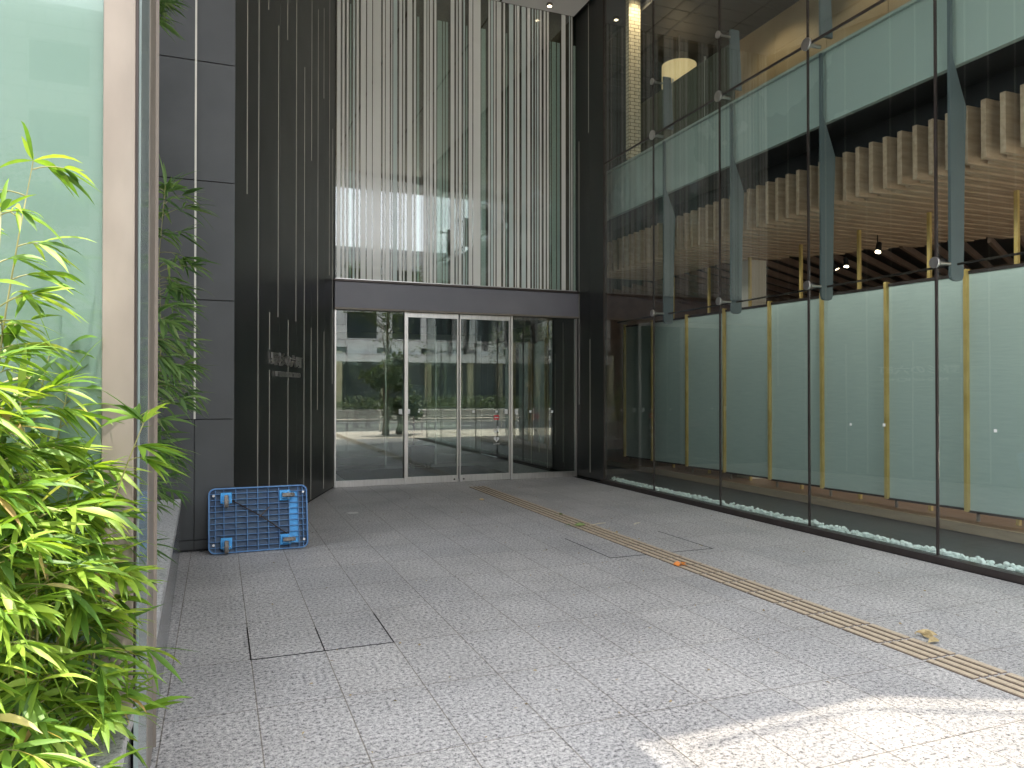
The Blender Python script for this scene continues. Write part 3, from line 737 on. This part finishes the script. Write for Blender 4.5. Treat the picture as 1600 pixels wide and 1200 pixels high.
for yy, en in ((3.6, 7.5), (5.2, 7.5), (6.8, 7.5), (8.6, 6), (10.4, 4)): spot(6.85, yy, 3.55, en, 7.6, yy, 1.3, 120, (1, .96, .90))  # added fill to brighten the green screens, no fittings there
for (xx, yy) in ((8.8, 4.5), (8.8, 6.5), (8.8, 8.5)):
    spot(xx, yy, 3.5, 26, xx + .45, yy, 0, 120, (1, .9, .76))

# ================================================================ PLANTER + GLASS BOX AT LEFT
P1 = Vector((-.32, WY)); P0 = Vector((-.20, .3))
t = thing('granite_planter', 'long raised granite planter with polished coping running to the stone wall', 'planter', (-.3, 4, 0))
Q0, Q1, Q2 = (-.252, .3), (-.256, 3.42), (-.245, 3.45)
MB().wall(Q0, Q1, 0.002, .44, -.36, 0).build('side_wall', M['granite_side'], t)
MB().wall(Q2, P1, 0.002, .44, -.36, 0).build('side_wall', M['granite_side'], t)
MB().wall(Q0, Q1, .443, .50, -.37, .010).build('coping', M['granite_cope'], t, bevel=.004)
MB().wall(Q2, P1, .443, .50, -.37, .010).build('coping', M['granite_cope'], t, bevel=.004)
MB().box(-2.6, -.62, .3, 2.5, 0, .46).build('soil_bed', M['soil'], t)
MB().box(-1.6, -.63, 3.5, WY, 0, .46).build('soil_bed', M['soil'], t)
t = thing('frosted_glass_box', 'tall frosted glass lightwell box with broad stainless corner post behind the bamboo', 'glass enclosure', (-1, 3, 0))
MB().box(-.335, -.245, 2.63, 2.68, .505, 6.8).build('corner_post', M['steel_warm'], t, bevel=.003)
MB().box(-3.2, -.336, 2.658, 2.67, .505, 6.8).build('frosted_sheet', M['frosted_front'], t)
MB().box(-3.2, -.336, 2.635, 2.643, .505, 6.8).build('front_glass', M['glass_front'], t)
MB().box(-.2445, -.2385, 2.64, 2.672, .505, 6.8).build('gasket', M['steel_dark'], t)
MB().wall((-.232, 2.675), (-.235, 3.02), .03, 6.8, -.014).build('side_glass', M['glass_edge'], t)
MB().wall((-.233, 3.03), (-.240, 3.38), .05, 6.8, -.014).build('return_frame', M['steel_warm'], t, bevel=.002)
MB().wall((-.228, 3.383), (-.230, 3.41), .05, 6.8, -.02).build('return_edge', M['steel_warm'], t)
MB().box(-3.2, -.27, 3.36, 3.375, .505, 6.8).build('back_glass', M['frosted_front'], t)

# bamboo
def leaf(mb, p, d, L_, wd, droop, rr, seg=5):
    d = d.normalized(); p = p.copy(); up = Vector((0, 0, 1))
    side = d.cross(up)
    if side.length < .1: side = Vector((1, 0, 0))
    side.normalize(); roll = rr.uniform(-.9, .9)
    side = (Matrix.Rotation(roll, 3, d) @ side)
    prof = [.10, .75, 1.0, .82, .45, .02]
    vs = []; st = L_ / seg
    for i in range(seg + 1):
        nrm = side.cross(d).normalized(); wv = wd * .5 * prof[i]
        vs += [p - side * wv + nrm * wv * .25, p.copy(), p + side * wv + nrm * wv * .25]
        p = p + d * st
        d = (d + Vector((0, 0, -1)) * droop * (.5 + i / seg)).normalized()
        side = (side - d * side.dot(d)).normalized()
    fs = []
    for i in range(seg):
        a = i * 3; fs += [(a, a + 3, a + 4, a + 1), (a + 1, a + 4, a + 5, a + 2)]
    mb.add(vs, fs)
def bamboo(root, tip, nb, seed, lab, grp, mat, z_from=.15, spread=.35, leafL=(.07, .17), culm_r=.006, nl=(4, 7), bias=None, extra_top=True, lw=(.011, .025)):
    rr = random.Random(seed)
    root = Vector(root); tip = Vector(tip); H = (tip - root).length
    t = thing('bamboo_plant', lab, 'bamboo', tuple(root), grp)
    pts = []
    bow = Vector((rr.uniform(-.05, .05), rr.uniform(-.05, .05), 0)) * H
    for i in range(9):
        s = i / 8; pts.append(root + (tip - root) * s + bow * math.sin(s * math.pi))
    st = MB(); st.tube(pts, [culm_r * (1 - .75 * i / 8) for i in range(9)], 7)
    lv = MB()
    def at(s):
        f_ = s * 8; i = min(7, int(f_)); return pts[i].lerp(pts[i + 1], f_ - i)
    for b in range(nb):
        s = z_from + (1 - z_from) * ((b + rr.random()) / nb)
        p = at(s); az = rr.uniform(0, 2 * math.pi)
        dd = Vector((math.cos(az), math.sin(az), rr.uniform(.2, .9)))
        if bias is not None: dd += Vector(bias) * rr.uniform(.3, 1)
        dd.normalize(); bl = spread * rr.uniform(.35, 1) * (1.05 - .6 * s)
        bpts = [p]; q = p.copy(); dq = dd.copy()
        for k in range(4):
            q = q + dq * bl / 4; dq = (dq + Vector((0, 0, -.16))).normalized(); bpts.append(q.copy())
        st.tube(bpts, [.0022, .002, .0016, .0013, .001], 4, cap=False)
        for k in (2, 3, 4):
            for _ in range(rr.randint(*nl) if k == 4 else rr.randint(1, 3)):
                a2 = rr.uniform(-1.2, 1.2); dl = Matrix.Rotation(a2, 3, 'Z') @ dq
                dl = dl + Vector((0, 0, rr.uniform(-.5, .45)))
                leaf(lv, bpts[k], dl, rr.uniform(*leafL), rr.uniform(*lw), rr.uniform(.02, .24), rr)
    if extra_top:
        for _ in range(5):
            leaf(lv, pts[-1], Vector((rr.uniform(-1, 1), rr.uniform(-1, 1), rr.uniform(.1, 1.2))), rr.uniform(*leafL), rr.uniform(*lw), rr.uniform(.05, .3), rr)
    st.build('culm', M['culm'], t, smooth=True)
    lv.build('leaves', mat, t, smooth=True)
    return t
def P(px, py, d):
    u = (px - 800) / FP; return Vector((d * (CAMS + u * CAMC), d * (CAMC - u * CAMS), z_at(py, d)))
def root_at(px, d, z=.45):
    v = P(px, 600, d); v.z = z; return v
G1 = 'sunlit bamboo plants in the front planter'
S = M['leaf_sun']
front = [
    (0, 2.10, 50, 250, 2.12, 12, 'tallest sunlit bamboo stem whose thin tip rises against the frosted glass', .50, .20, (2, 4)),
    (-40, 2.0, 0, 330, 2.0, 16, 'sunlit bamboo cut by the left edge of the photo at mid height', .4, .26, (3, 5)),
    (60, 2.3, 110, 590, 2.3, 14, 'sunlit bamboo leaning towards the stainless post', .25, .26, (3, 6)),
    (90, 2.35, 130, 700, 2.35, 24, 'low bushy sunlit bamboo in front of the stainless post', .1, .24, (4, 7)),
    (10, 2.0, 30, 620, 2.0, 30, 'dense sunlit bamboo clump in the middle of the planter', .1, .26, (5, 8)),
    (-60, 1.85, -50, 580, 1.85, 26, 'dense sunlit bamboo clump at the lower left corner', .1, .26, (5, 8)),
    (40, 1.90, 50, 800, 1.90, 28, 'lowest sunlit bamboo clump at the bottom edge of the photo', .0, .22, (5, 8)),
    (-20, 1.75, -10, 830, 1.75, 26, 'short sunlit bamboo clump nearest the camera', .0, .22, (5, 8)),
    (30, 2.4, 60, 760, 2.4, 24, 'sunlit bamboo clump tucked against the foot of the frosted glass', .0, .28, (4, 7)),
    (-10, 2.25, 80, 540, 2.3, 14, 'thin leaning sunlit bamboo with a few leaves over the frosted glass', .35, .24, (3, 5)),
    (120, 2.2, 150, 880, 2.2, 26, 'sunlit bamboo clump beside the inner coping edge', .0, .20, (4, 7)),
    (-20, 2.1, 0, 660, 2.1, 34, 'thick sunlit bamboo clump by the left edge of the photo', .0, .28, (5, 8)),
    (80, 2.1, 110, 740, 2.1, 30, 'thick sunlit bamboo clump left of the coping', .0, .26, (5, 8)),
    (100, 2.15, 225, 660, 2.12, 3, 'single bamboo sprig reaching right across the glass edge', .85, .08, (3, 4)),
]
for i, (rx, rd, tx_, ty_, td, nb, lab, zf2, spr, nl) in enumerate(front):
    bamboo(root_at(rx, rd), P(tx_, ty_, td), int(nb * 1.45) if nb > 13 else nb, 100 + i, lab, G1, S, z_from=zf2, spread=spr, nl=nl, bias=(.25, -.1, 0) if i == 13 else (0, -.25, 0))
G2 = 'shaded bamboo plants between glass box and stone wall'
back = [((-.55, 5.2), (-.30, 5.0, 2.75), 66, .36, 'shaded bamboo clump left of the blue trolley, full height'),
        ((-.55, 4.6), (-.34, 4.5, 1.9), 44, .24, 'shaded bamboo clump leaning over the dark granite coping'),
        ((-.62, 6.3), (-.40, 6.0, 2.4), 46, .36, 'shaded bamboo clump farthest back against the grey stone wall'),
        ((-.62, 5.6), (-.30, 5.1, 4.7), 60, .30, 'tall shaded bamboo whose crown hangs at the top of the photo')]
for i, (rt, tp, nb, spr, lab) in enumerate(back):
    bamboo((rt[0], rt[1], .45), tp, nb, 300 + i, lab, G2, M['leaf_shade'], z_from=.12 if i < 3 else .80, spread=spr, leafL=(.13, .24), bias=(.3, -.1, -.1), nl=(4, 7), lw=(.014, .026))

# ================================================================ BLUE PLATFORM TROLLEY
tilt = math.asin(.13 / .60)
t = thing('platform_trolley', 'blue plastic platform trolley tipped on its edge with wheels facing out', 'trolley', (.37, 7.40, .004), rot=(-tilt, 0, R(1.0)))
def rrect(x0, x1, z0, z1, r, n=6):
    out = []
    for cx, cz, a0 in ((x1 - r, z0 + r, -90), (x1 - r, z1 - r, 0), (x0 + r, z1 - r, 90), (x0 + r, z0 + r, 180)):
        for k in range(n + 1):
            a = R(a0 + 90 * k / n); out.append((cx + r * math.cos(a), cz + r * math.sin(a)))
    return out
W2 = .445
MB().prism(rrect(-W2, W2, 0, .60, .06), 'y', .022, .034).build('deck', M['grime'], t, local=True)
mb = MB(); oA = rrect(-W2, W2, 0, .60, .06); iA = rrect(-W2 + .012, W2 - .012, .012, .588, .05)
n = len(oA); vs = [(x, -.02, z) for x, z in oA] + [(x, -.02, z) for x, z in iA] + [(x, .0215, z) for x, z in oA] + [(x, .0215, z) for x, z in iA]
fs = []
for i in range(n):
    j = (i + 1) % n
    fs += [(i, j, n + j, n + i), (2 * n + j, 2 * n + i, 3 * n + i, 3 * n + j), (j, i, 2 * n + i, 2 * n + j), (n + i, n + j, 3 * n + j, 3 * n + i)]
mb.add(vs, fs); mb.build('rim', M['blue'], t, local=True)
mb = MB()
for x in (-.385, -.31, -.205, -.105, -.01, .085, .18, .275, .36, .40):
    mb.box(x - .0028, x + .0028, -.012, .0215, .013, .587)
for k in range(1, 11):
    z = .6 * k / 11
    for a_, b_ in ((-.43, -.3885),) + tuple((p + .0035, q - .0035) for p, q in zip((-.385, -.31, -.205, -.105, -.01, .085, .18, .275, .36), (-.31, -.205, -.105, -.01, .085, .18, .275, .36, .40))) + ((.4035, .43),):
        mb.box(a_, b_, -.011, .0215, z - .0025, z + .0025)
mb.build('ribs', M['blue'], t, local=True)
MB().box(.278, .357, .0145, .0213, .05, .55).build('end_panel', M['blue_bright'], t, local=True)
mb = MB(); mb.tube([(-.27, -.016, .50), (.02, -.016, .32), (.28, -.016, .12)], .006, 6); mb.tube([(-.0, -.017, .31), (.09, -.017, .40)], .006, 6)
mb.build('brake_rod', M['steel_dark'], t, local=True)
for sx, sz, rot in ((-1, 1, 0), (-1, 0, 0), (1, 1, 1), (1, 0, 1)):
    cx = -.29 if sx < 0 else .235; cz = .50 if sz else .085
    c_ = MB().box(cx - .05, cx + .05, -.030, -.0205, cz - .045, cz + .055).build('caster', M['blue_bright'], t, local=True, bevel=.004)
    if rot == 0:
        f_ = MB(); f_.box(cx - .028, cx - .022, -.095, -.031, cz - .055, cz + .03); f_.box(cx + .022, cx + .028, -.095, -.031, cz - .055, cz + .03)
        f_.build('fork', M['blue_bright'], c_, local=True)
        MB().tube([(cx - .017, -.085, cz - .03), (cx + .017, -.085, cz - .03)], .058, 20).build('wheel', M['rubber'], c_, local=True, bevel=.006)
        MB().tube([(cx - .034, -.085, cz - .03), (cx + .034, -.085, cz - .03)], .007, 10).build('axle', M['zinc'], c_, local=True)
    else:
        f_ = MB(); f_.box(cx - .03, cx + .05, -.095, -.031, cz + .022, cz + .028); f_.box(cx - .03, cx + .05, -.095, -.031, cz - .028, cz - .022)
        f_.build('fork', M['blue_bright'], c_, local=True)
        MB().tube([(cx + .028, -.085, cz - .017), (cx + .028, -.085, cz + .017)], .058, 20).build('wheel', M['rubber'], c_, local=True, bevel=.006)
        MB().tube([(cx + .028, -.085, cz - .034), (cx + .028, -.085, cz + .034)], .007, 10).build('axle', M['zinc'], c_, local=True)
for cx in (-.40, .405):
    for cz in (.08, .53):
        m_ = MB().tube([(cx, -.024, cz), (cx, -.0125, cz)], .011, 12); m_.build('bolt', M['zinc'], t, local=True)

# ================================================================ TACTILE PAVING, COVERS
t = thing('tactile_paving', 'tactile guide strip of short metal bars running from the doors across the forecourt', 'tactile paving', (3.8, 6, 0))
TX = [3.665, 3.735, 3.805, 3.875]
Y = 11.15; rows = []
while Y > 3.0:
    rows.append(Y); Y -= .30
first = True
cnt = 0; rest = MB(); restg = MB()
g = MB()
for Y in rows:
    for i, X in enumerate(TX):
        m_ = MB().box(X + .003, X + .042, Y - .288, Y - .012, .0045, .0085)
        g.box(X - .007, X + .045, Y - .29, Y - .01, .0005, .0042)  # dark strip painted beside each bar as its shaded side
        if cnt < 12: rest.v += [Vector(v) for v in m_.v]; k0 = len(rest.v) - len(m_.v); rest.f += [tuple(i_ + k0 for i_ in f_) for f_ in m_.f]
        else: m_.build('bar', M['bar'], t)
        cnt += 1
Y = rows[-1] - .3
while Y > -3.5:
    for X in TX: rest.box(X + .003, X + .042, Y - .288, Y - .012, .0045, .0085); g.box(X - .007, X + .045, Y - .29, Y - .01, .0005, .0042)
    Y -= .3
o = rest.build('far_bars', M['bar'], t); o['kind'] = 'stuff'
g.build('shade_line', M['bar_shade'], t)

def cover(x0, x1, y0, y1, lab, mid=True, half=False):
    mb = MB(); e = .0035
    mb.box(x0 - e, x1 + e, y0 - e, y0 + e, .001, .003)
    ya = y0 + e
    mb.box(x0 - e, x0 + e, ya, y1, .001, .003); mb.box(x1 - e, x1 + e, ya, y1, .001, .003)
    if mid: mb.box((x0 + x1) / 2 - e, (x0 + x1) / 2 + e, ya, y0 + .45, .001, .003)
    solo(mb, 'inspection_cover', M['slate_dark'], lab, 'floor cover', 'stone inspection covers set in the paving')
cover(.178, .985, 4.43, 5.05, 'stone inspection cover outlined by dark seams in the left foreground paving')
cover(3.29, 4.39, 5.95, 6.9, 'stone inspection cover crossed by the tactile guide strip', mid=False)
solo(MB().tube([(1.55, 9.3, .0006), (1.55, 9.3, .004)], .07, 24), 'floor_drain', M['steel'], 'small round metal lid in the paving in front of the left side light', 'floor lid')
t = thing('door_bolt', 'two small round metal floor lids', 'floor lid', (3.6, 11.4, 0)) if False else None

# fallen leaves
def fallen(px, py, L_, wd, mat, lab, seed, n=1, grp='fallen leaves and straws on the paving', cat='fallen leaf', nm='fallen_leaf'):
    rr = random.Random(seed); d = 1755 / (py - 611); p = P(px, py, d); p.z = .012
    mb = MB()
    for k in range(n):
        a = rr.uniform(0, 6.28); q = p + Vector((rr.uniform(-.04, .04), rr.uniform(-.04, .04), rr.uniform(0, .01))) * (1 if n > 1 else 0)
        leaf(mb, q, Vector((math.cos(a), math.sin(a), .25)), L_, wd, .14, rr)
    solo(mb, nm, M[mat], lab, cat, grp)
fallen(1064, 885, .07, .05, 'orange_leaf', 'curled orange leaf lying on the tactile bars', 1, 3)
fallen(893, 822, .11, .05, 'green_leaf', 'crumpled green leaf at the left edge of the tactile strip', 2, 4)
fallen(986, 850, .14, .03, 'twig', 'pale curled leaf lying across the tactile bars', 3, 2)
fallen(1462, 999, .13, .045, 'dry_leaf', 'brown dry leaf on the right edge of the tactile strip near the sunlight', 4, 3)
fallen(855, 861, .11, .022, 'dry_leaf', 'thin dry leaf alone on the paving left of the tactile strip', 5)
fallen(870, 805, .09, .03, 'green_leaf', 'small pale green leaf on the far part of the tactile strip', 6, 2)
fallen(1098, 855, .06, .02, 'dry_leaf', 'dark dry leaf on the paving right of the tactile strip', 7)
fallen(965, 834, .07, .02, 'dry_leaf', 'tiny dry leaf between the pale straw and the glass wall', 8)
fallen(757, 782, .08, .03, 'dry_leaf', 'dry leaf at the far end of the tactile strip', 9)
for (xa, ya, xb, yb, lab) in ((922, 822, 946, 818, 'long pale straw lying across the tactile strip'), (990, 820, 1000, 818, 'short pale straw on the paving right of the tactile strip')):
    pa, pb = P(xa, ya, 1755 / (ya - 611)), P(xb, yb, 1755 / (yb - 611)); pa.z = pb.z = .012
    solo(MB().tube([pa, pa.lerp(pb, .5) + Vector((0, 0, .006)), pb], [.005, .006, .003], 5), 'straw', M['twig'], lab, 'straw', 'fallen leaves and straws on the paving')
mb = MB(); rr = random.Random(5)
for i in range(260):
    X = rr.uniform(.3, 5.6); Y = rr.uniform(3, 11.3); a = rr.uniform(0, 6.28)
    leaf(mb, Vector((X, Y, .003)), Vector((math.cos(a), math.sin(a), .2)), rr.uniform(.012, .03), rr.uniform(.006, .012), .15, rr, 5)
o = mb.build('leaf_litter', M['dry_leaf']); tag(o, 'tiny crumbs of dry leaf scattered over the granite paving', 'litter', kind='stuff')
# stickers on the right glass
for px, py, w_, lab in ((1329, 663, .022, 'faint small round sticker on the glass in front of the sixth green screen'), (1381, 664, .03, 'small white square sticker on the glass beside a brass edge'), (1555, 673, .026, 'faint pale sticker on the glass at the far right')):
    Y = Yat(px, GX); d = GX * CAMS + Y * CAMC; z = z_at(py, d)
    solo(MB().box(GX - .002, GX - .0005, Y - w_ / 2, Y + w_ / 2, z - w_ / 2, z + w_ / 2), 'sticker', M['white'], lab, 'sticker')

# ================================================================ THE STREET BEHIND THE CAMERA (seen mirrored in the glass)
def building(name, x0, x1, y0, y1, h, mat, lab, nx, nz, z0=4.5, gf=True):
    t = thing(name, lab, 'building', ((x0 + x1) / 2, y1, 0))
    MB().box(x0, x1, y0, y1 - .3, 0, h).build('wall_core', M['window'], t)
    mb = MB(); cw = (x1 - x0) / nx; fh = (h - z0) / nz
    for i in range(nx + 1):
        xx = x0 + i * cw; mb.box(max(x0, xx - cw * .17), min(x1, xx + cw * .17), y1 - .29, y1, z0, h)
    for k in range(nz + 1):
        zz = z0 + k * fh
        for i in range(nx):
            mb.box(x0 + i * cw + cw * .171, x0 + (i + 1) * cw - cw * .171, y1 - .29, y1 - .02, zz - fh * .2, zz + fh * .2)
    mb.box(x0, x1, y0 + .1, y1 + .02, h, h + .8)
    mb.build('facade', mat, t)
    if gf:
        for i in range(nx + 1):
            xx = x0 + i * cw; MB().box(xx - .2, xx + .2, y1 - .28, y1 + .1, 0, z0 - .3).build('column', M['curtain'], t)
    MB().box(x0, x1, y1 - 1.2, y1 + .25, z0 - 1.0, z0 - .42).build('canopy', mat, t)
building('office_building', -16, 2.0, -40, -26.5, 15, M['tile_wall'], 'pale stone office building across the street', 6, 4)
building('office_building', 4.5, 20, -42, -27.5, 10.5, M['white_wall'], 'white office block with dark windows across the street', 5, 2)
building('office_building', -44, -19, -44, -27, 42, M['tile_wall'], 'very tall stone office block across the street to the left', 8, 11)
building('office_building', 22, 55, -42, -26, 19, M['tile_wall'], 'tall grey tiled office block across the street to the right', 8, 9)
# guard rail
t = thing('guard_rail', 'white pipe guard rail along the roadside kerb', 'guard rail', (8, -4.0, 0))
for z in (.35, .55, .78): MB().tube([(5.5, -3.9, z), (18, -3.9, z)], .025, 8).build('rail', M['rail'], t)
for i in range(6): MB().tube([(5.6 + i * 2.4, -3.9, 0), (5.6 + i * 2.4, -3.9, .82)], .035, 8).build('post', M['rail'], t)
# hedge and trees
def tree(x, y, h, cr, seed, lab, n=2600, base_z=0.):
    rr = random.Random(seed); t = thing('street_tree', lab, 'tree', (x, y, base_z))
    mb = MB(); mb.tube([(x, y, base_z), (x + .05, y, h * .3), (x - .05, y + .05, h * .6), (x, y, h * .9)], [.13, .1, .07, .02], 9)
    cl = []
    for k in range(16):
        a = rr.uniform(0, 6.28); s = rr.uniform(.35, .85); p0 = Vector((x, y, h * s)); rad_ = cr * rr.uniform(.4, 1)
        p1 = p0 + Vector((math.cos(a) * rad_, math.sin(a) * rad_, rr.uniform(.1, .25) * h))
        mb.tube([p0, p0.lerp(p1, .5) + Vector((0, 0, -.1)), p1], [.04, .025, .01], 6, cap=False); cl.append((p1, cr * rr.uniform(.28, .5)))
    lv = MB()
    for i in range(n):
        c, r_ = rr.choice(cl); v = Vector((rr.gauss(0, 1), rr.gauss(0, 1), rr.gauss(0, .8))).normalized() * r_ * rr.random() ** .4
        q = c + v; a = Vector((rr.gauss(0, 1), rr.gauss(0, 1), rr.gauss(0, .5))).normalized(); b_ = a.cross(Vector((rr.gauss(0, 1), rr.gauss(0, 1), 1))).normalized()
        s = rr.uniform(.05, .1); lv.add([q - a * s, q + b_ * s * .5, q + a * s, q - b_ * s * .5], [(0, 1, 2, 3)])
    mb.build('trunk', M['bark'], t, smooth=True); lv.build('crown', M['tree_leaf'], t)
tree(5.3, -1.5, 2.6, .75, 21, 'small leafy tree standing in the sun at the forecourt edge', n=2200)
tree(5.9, -2.1, 1.3, .6, 27, 'low dark shrub beside the small forecourt tree', n=1500)
tree(-6, -18, 7.5, 2.4, 22, 'street tree across the road in front of the stone office')
tree(9, -18.5, 8, 2.6, 23, 'street tree across the road in front of the white office')
tree(17, -17.5, 7, 2.2, 24, 'street tree across the road farthest right')
t = thing('hedge_planter', 'low granite street planter full of clipped shrubs across the road', 'planter', (4, -18, 0))
MB().box(-12, 20, -19.2, -17.2, -.006, .45).build('kerb_wall', M['kerb'], t)
lv = MB(); rr = random.Random(31)
for i in range(7000):
    q = Vector((rr.uniform(-11.8, 19.8), rr.uniform(-19.1, -17.3), .45 + rr.random() ** .6 * (.55 + .25 * math.sin(i * .01))))
    a = Vector((rr.gauss(0, 1), rr.gauss(0, 1), rr.gauss(0, .6))).normalized(); b_ = a.cross(Vector((0, .3, 1))).normalized(); s = rr.uniform(.06, .12)
    lv.add([q - a * s, q + b_ * s * .6, q + a * s, q - b_ * s * .6], [(0, 1, 2, 3)])
lv.build('shrubs', M['tree_leaf'], t)

# person walking on the sidewalk (mirrored in the right side light)
def skin_person(X, Y, face):
    t = thing('person', 'person in sun hat and patterned grey top walking along the sidewalk with a red bag', 'person', (X, Y, 0), rot=(0, 0, face))
    V = {}; vs = []; rs = []; es = []
    def j(n, p, r, par=None):
        V[n] = len(vs); vs.append(p); rs.append(r)
        if par: es.append((V[par], V[n]))
    j('pel', (0, 0, .93), .145); j('waist', (0, .0, 1.08), .125, 'pel'); j('chest', (0, .01, 1.27), .15, 'waist'); j('neckb', (0, .0, 1.43), .09, 'chest'); j('neck', (0, .02, 1.49), .055, 'neckb')
    j('head', (0, .035, 1.58), .085, 'neck'); j('crown', (0, .03, 1.69), .075, 'head')
    for s, nm, fy_, ky in ((-1, 'l', .30, .18), (1, 'r', -.34, -.04)):
        j('hip' + nm, (s * .09, 0, .86), .095, 'pel'); j('knee' + nm, (s * .09, ky, .48), .062, 'hip' + nm)
        j('ank' + nm, (s * .09, fy_, .09 if s < 0 else .12), .04, 'knee' + nm); j('toe' + nm, (s * .09, fy_ + .16, .045), .036, 'ank' + nm)
        j('sh' + nm, (s * .17, 0, 1.39), .07, 'neckb'); j('elb' + nm, (s * .22, -s * -.06 - .03, 1.12), .046, 'sh' + nm)
        j('wri' + nm, (s * .21, s * .14 + .04, .92), .03, 'elb' + nm); j('hand' + nm, (s * .21, s * .16 + .05, .85), .032, 'wri' + nm)
        j('fing' + nm, (s * .205, s * .17 + .06, .78), .018, 'hand' + nm)
    me = bpy.data.meshes.new('body'); me.from_pydata(vs, es, []); o = bpy.data.objects.new('body', me); col.objects.link(o)
    sk = o.modifiers.new('skin', 'SKIN'); 
    bpy.context.view_layer.update()
    for i, r_ in enumerate(rs): me.skin_vertices[0].data[i].radius = (r_, r_ * .85)
    me.skin_vertices[0].data[0].use_root = True
    su = o.modifiers.new('sub', 'SUBSURF'); su.levels = 2; su.render_levels = 2
    bpy.context.view_layer.update()
    m2 = bpy.data.meshes.new_from_object(o.evaluated_get(bpy.context.evaluated_depsgraph_get())); bpy.data.objects.remove(o)
    skin = noise_mat('skin', (.42, .26, .19), (.48, .30, .22), 5, .5); top = noise_mat('patterned top', (.09, .09, .11), (.55, .56, .60), 22, .8, lo=.45, hi=.55); trs = noise_mat('dark trousers', (.02, .02, .026), (.035, .035, .04), 8, .8)
    for m_ in (skin, top, trs, M['dark']): m2.materials.append(m_)
    for p in m2.polygons:
        c = p.center; p.use_smooth = True
        arm = abs(c.x) > .16 and c.z > .7
        if c.z < .10: p.material_index = 3
        elif c.z < .90 and not arm: p.material_index = 2
        elif c.z > 1.48 or (arm and c.z < .95): p.material_index = 0
        else: p.material_index = 1
    o = bpy.data.objects.new('body', m2); col.objects.link(o); o.parent = t
    mb = MB(); mb.tube([(0, .035, 1.655), (0, .035, 1.665), (0, .035, 1.675), (0, .03, 1.77), (0, .03, 1.80)], [.20, .205, .115, .105, .06], 24); mb.build('sun_hat', M['twig'], t, local=True, smooth=True)
    MB().ball((0, .0, 1.60), .098, 12, 8, (1, 1, 1.05)).build('hair', M['dark'], t, local=True, smooth=True)
    mb = MB()
    for s in (-1, 1): mb.ball((s * .033, .112, 1.605), .010, 8, 6)
    mb.build('eyes', M['dark'], t, local=True)
    MB().ball((0, .125, 1.575), .014, 8, 6, (.8, 1, 1.3)).build('nose', skin, t, local=True, smooth=True)
    t2 = thing('shoulder_bag', 'small red bag in the hand of the walking person', 'bag', (X, Y, 0))
    t2.rotation_euler = (0, 0, face)
    MB().box(.16, .26, .10, .38, .48, .68).build('bag_body', M['red'], t2, local=True, bevel=.02)
    MB().tube([(.21, .14, .68), (.21, .18, .80), (.21, .26, .80), (.21, .32, .68)], .008, 6).build('handle', M['red'], t2, local=True)
skin_person(1.3, -1.4, R(90))
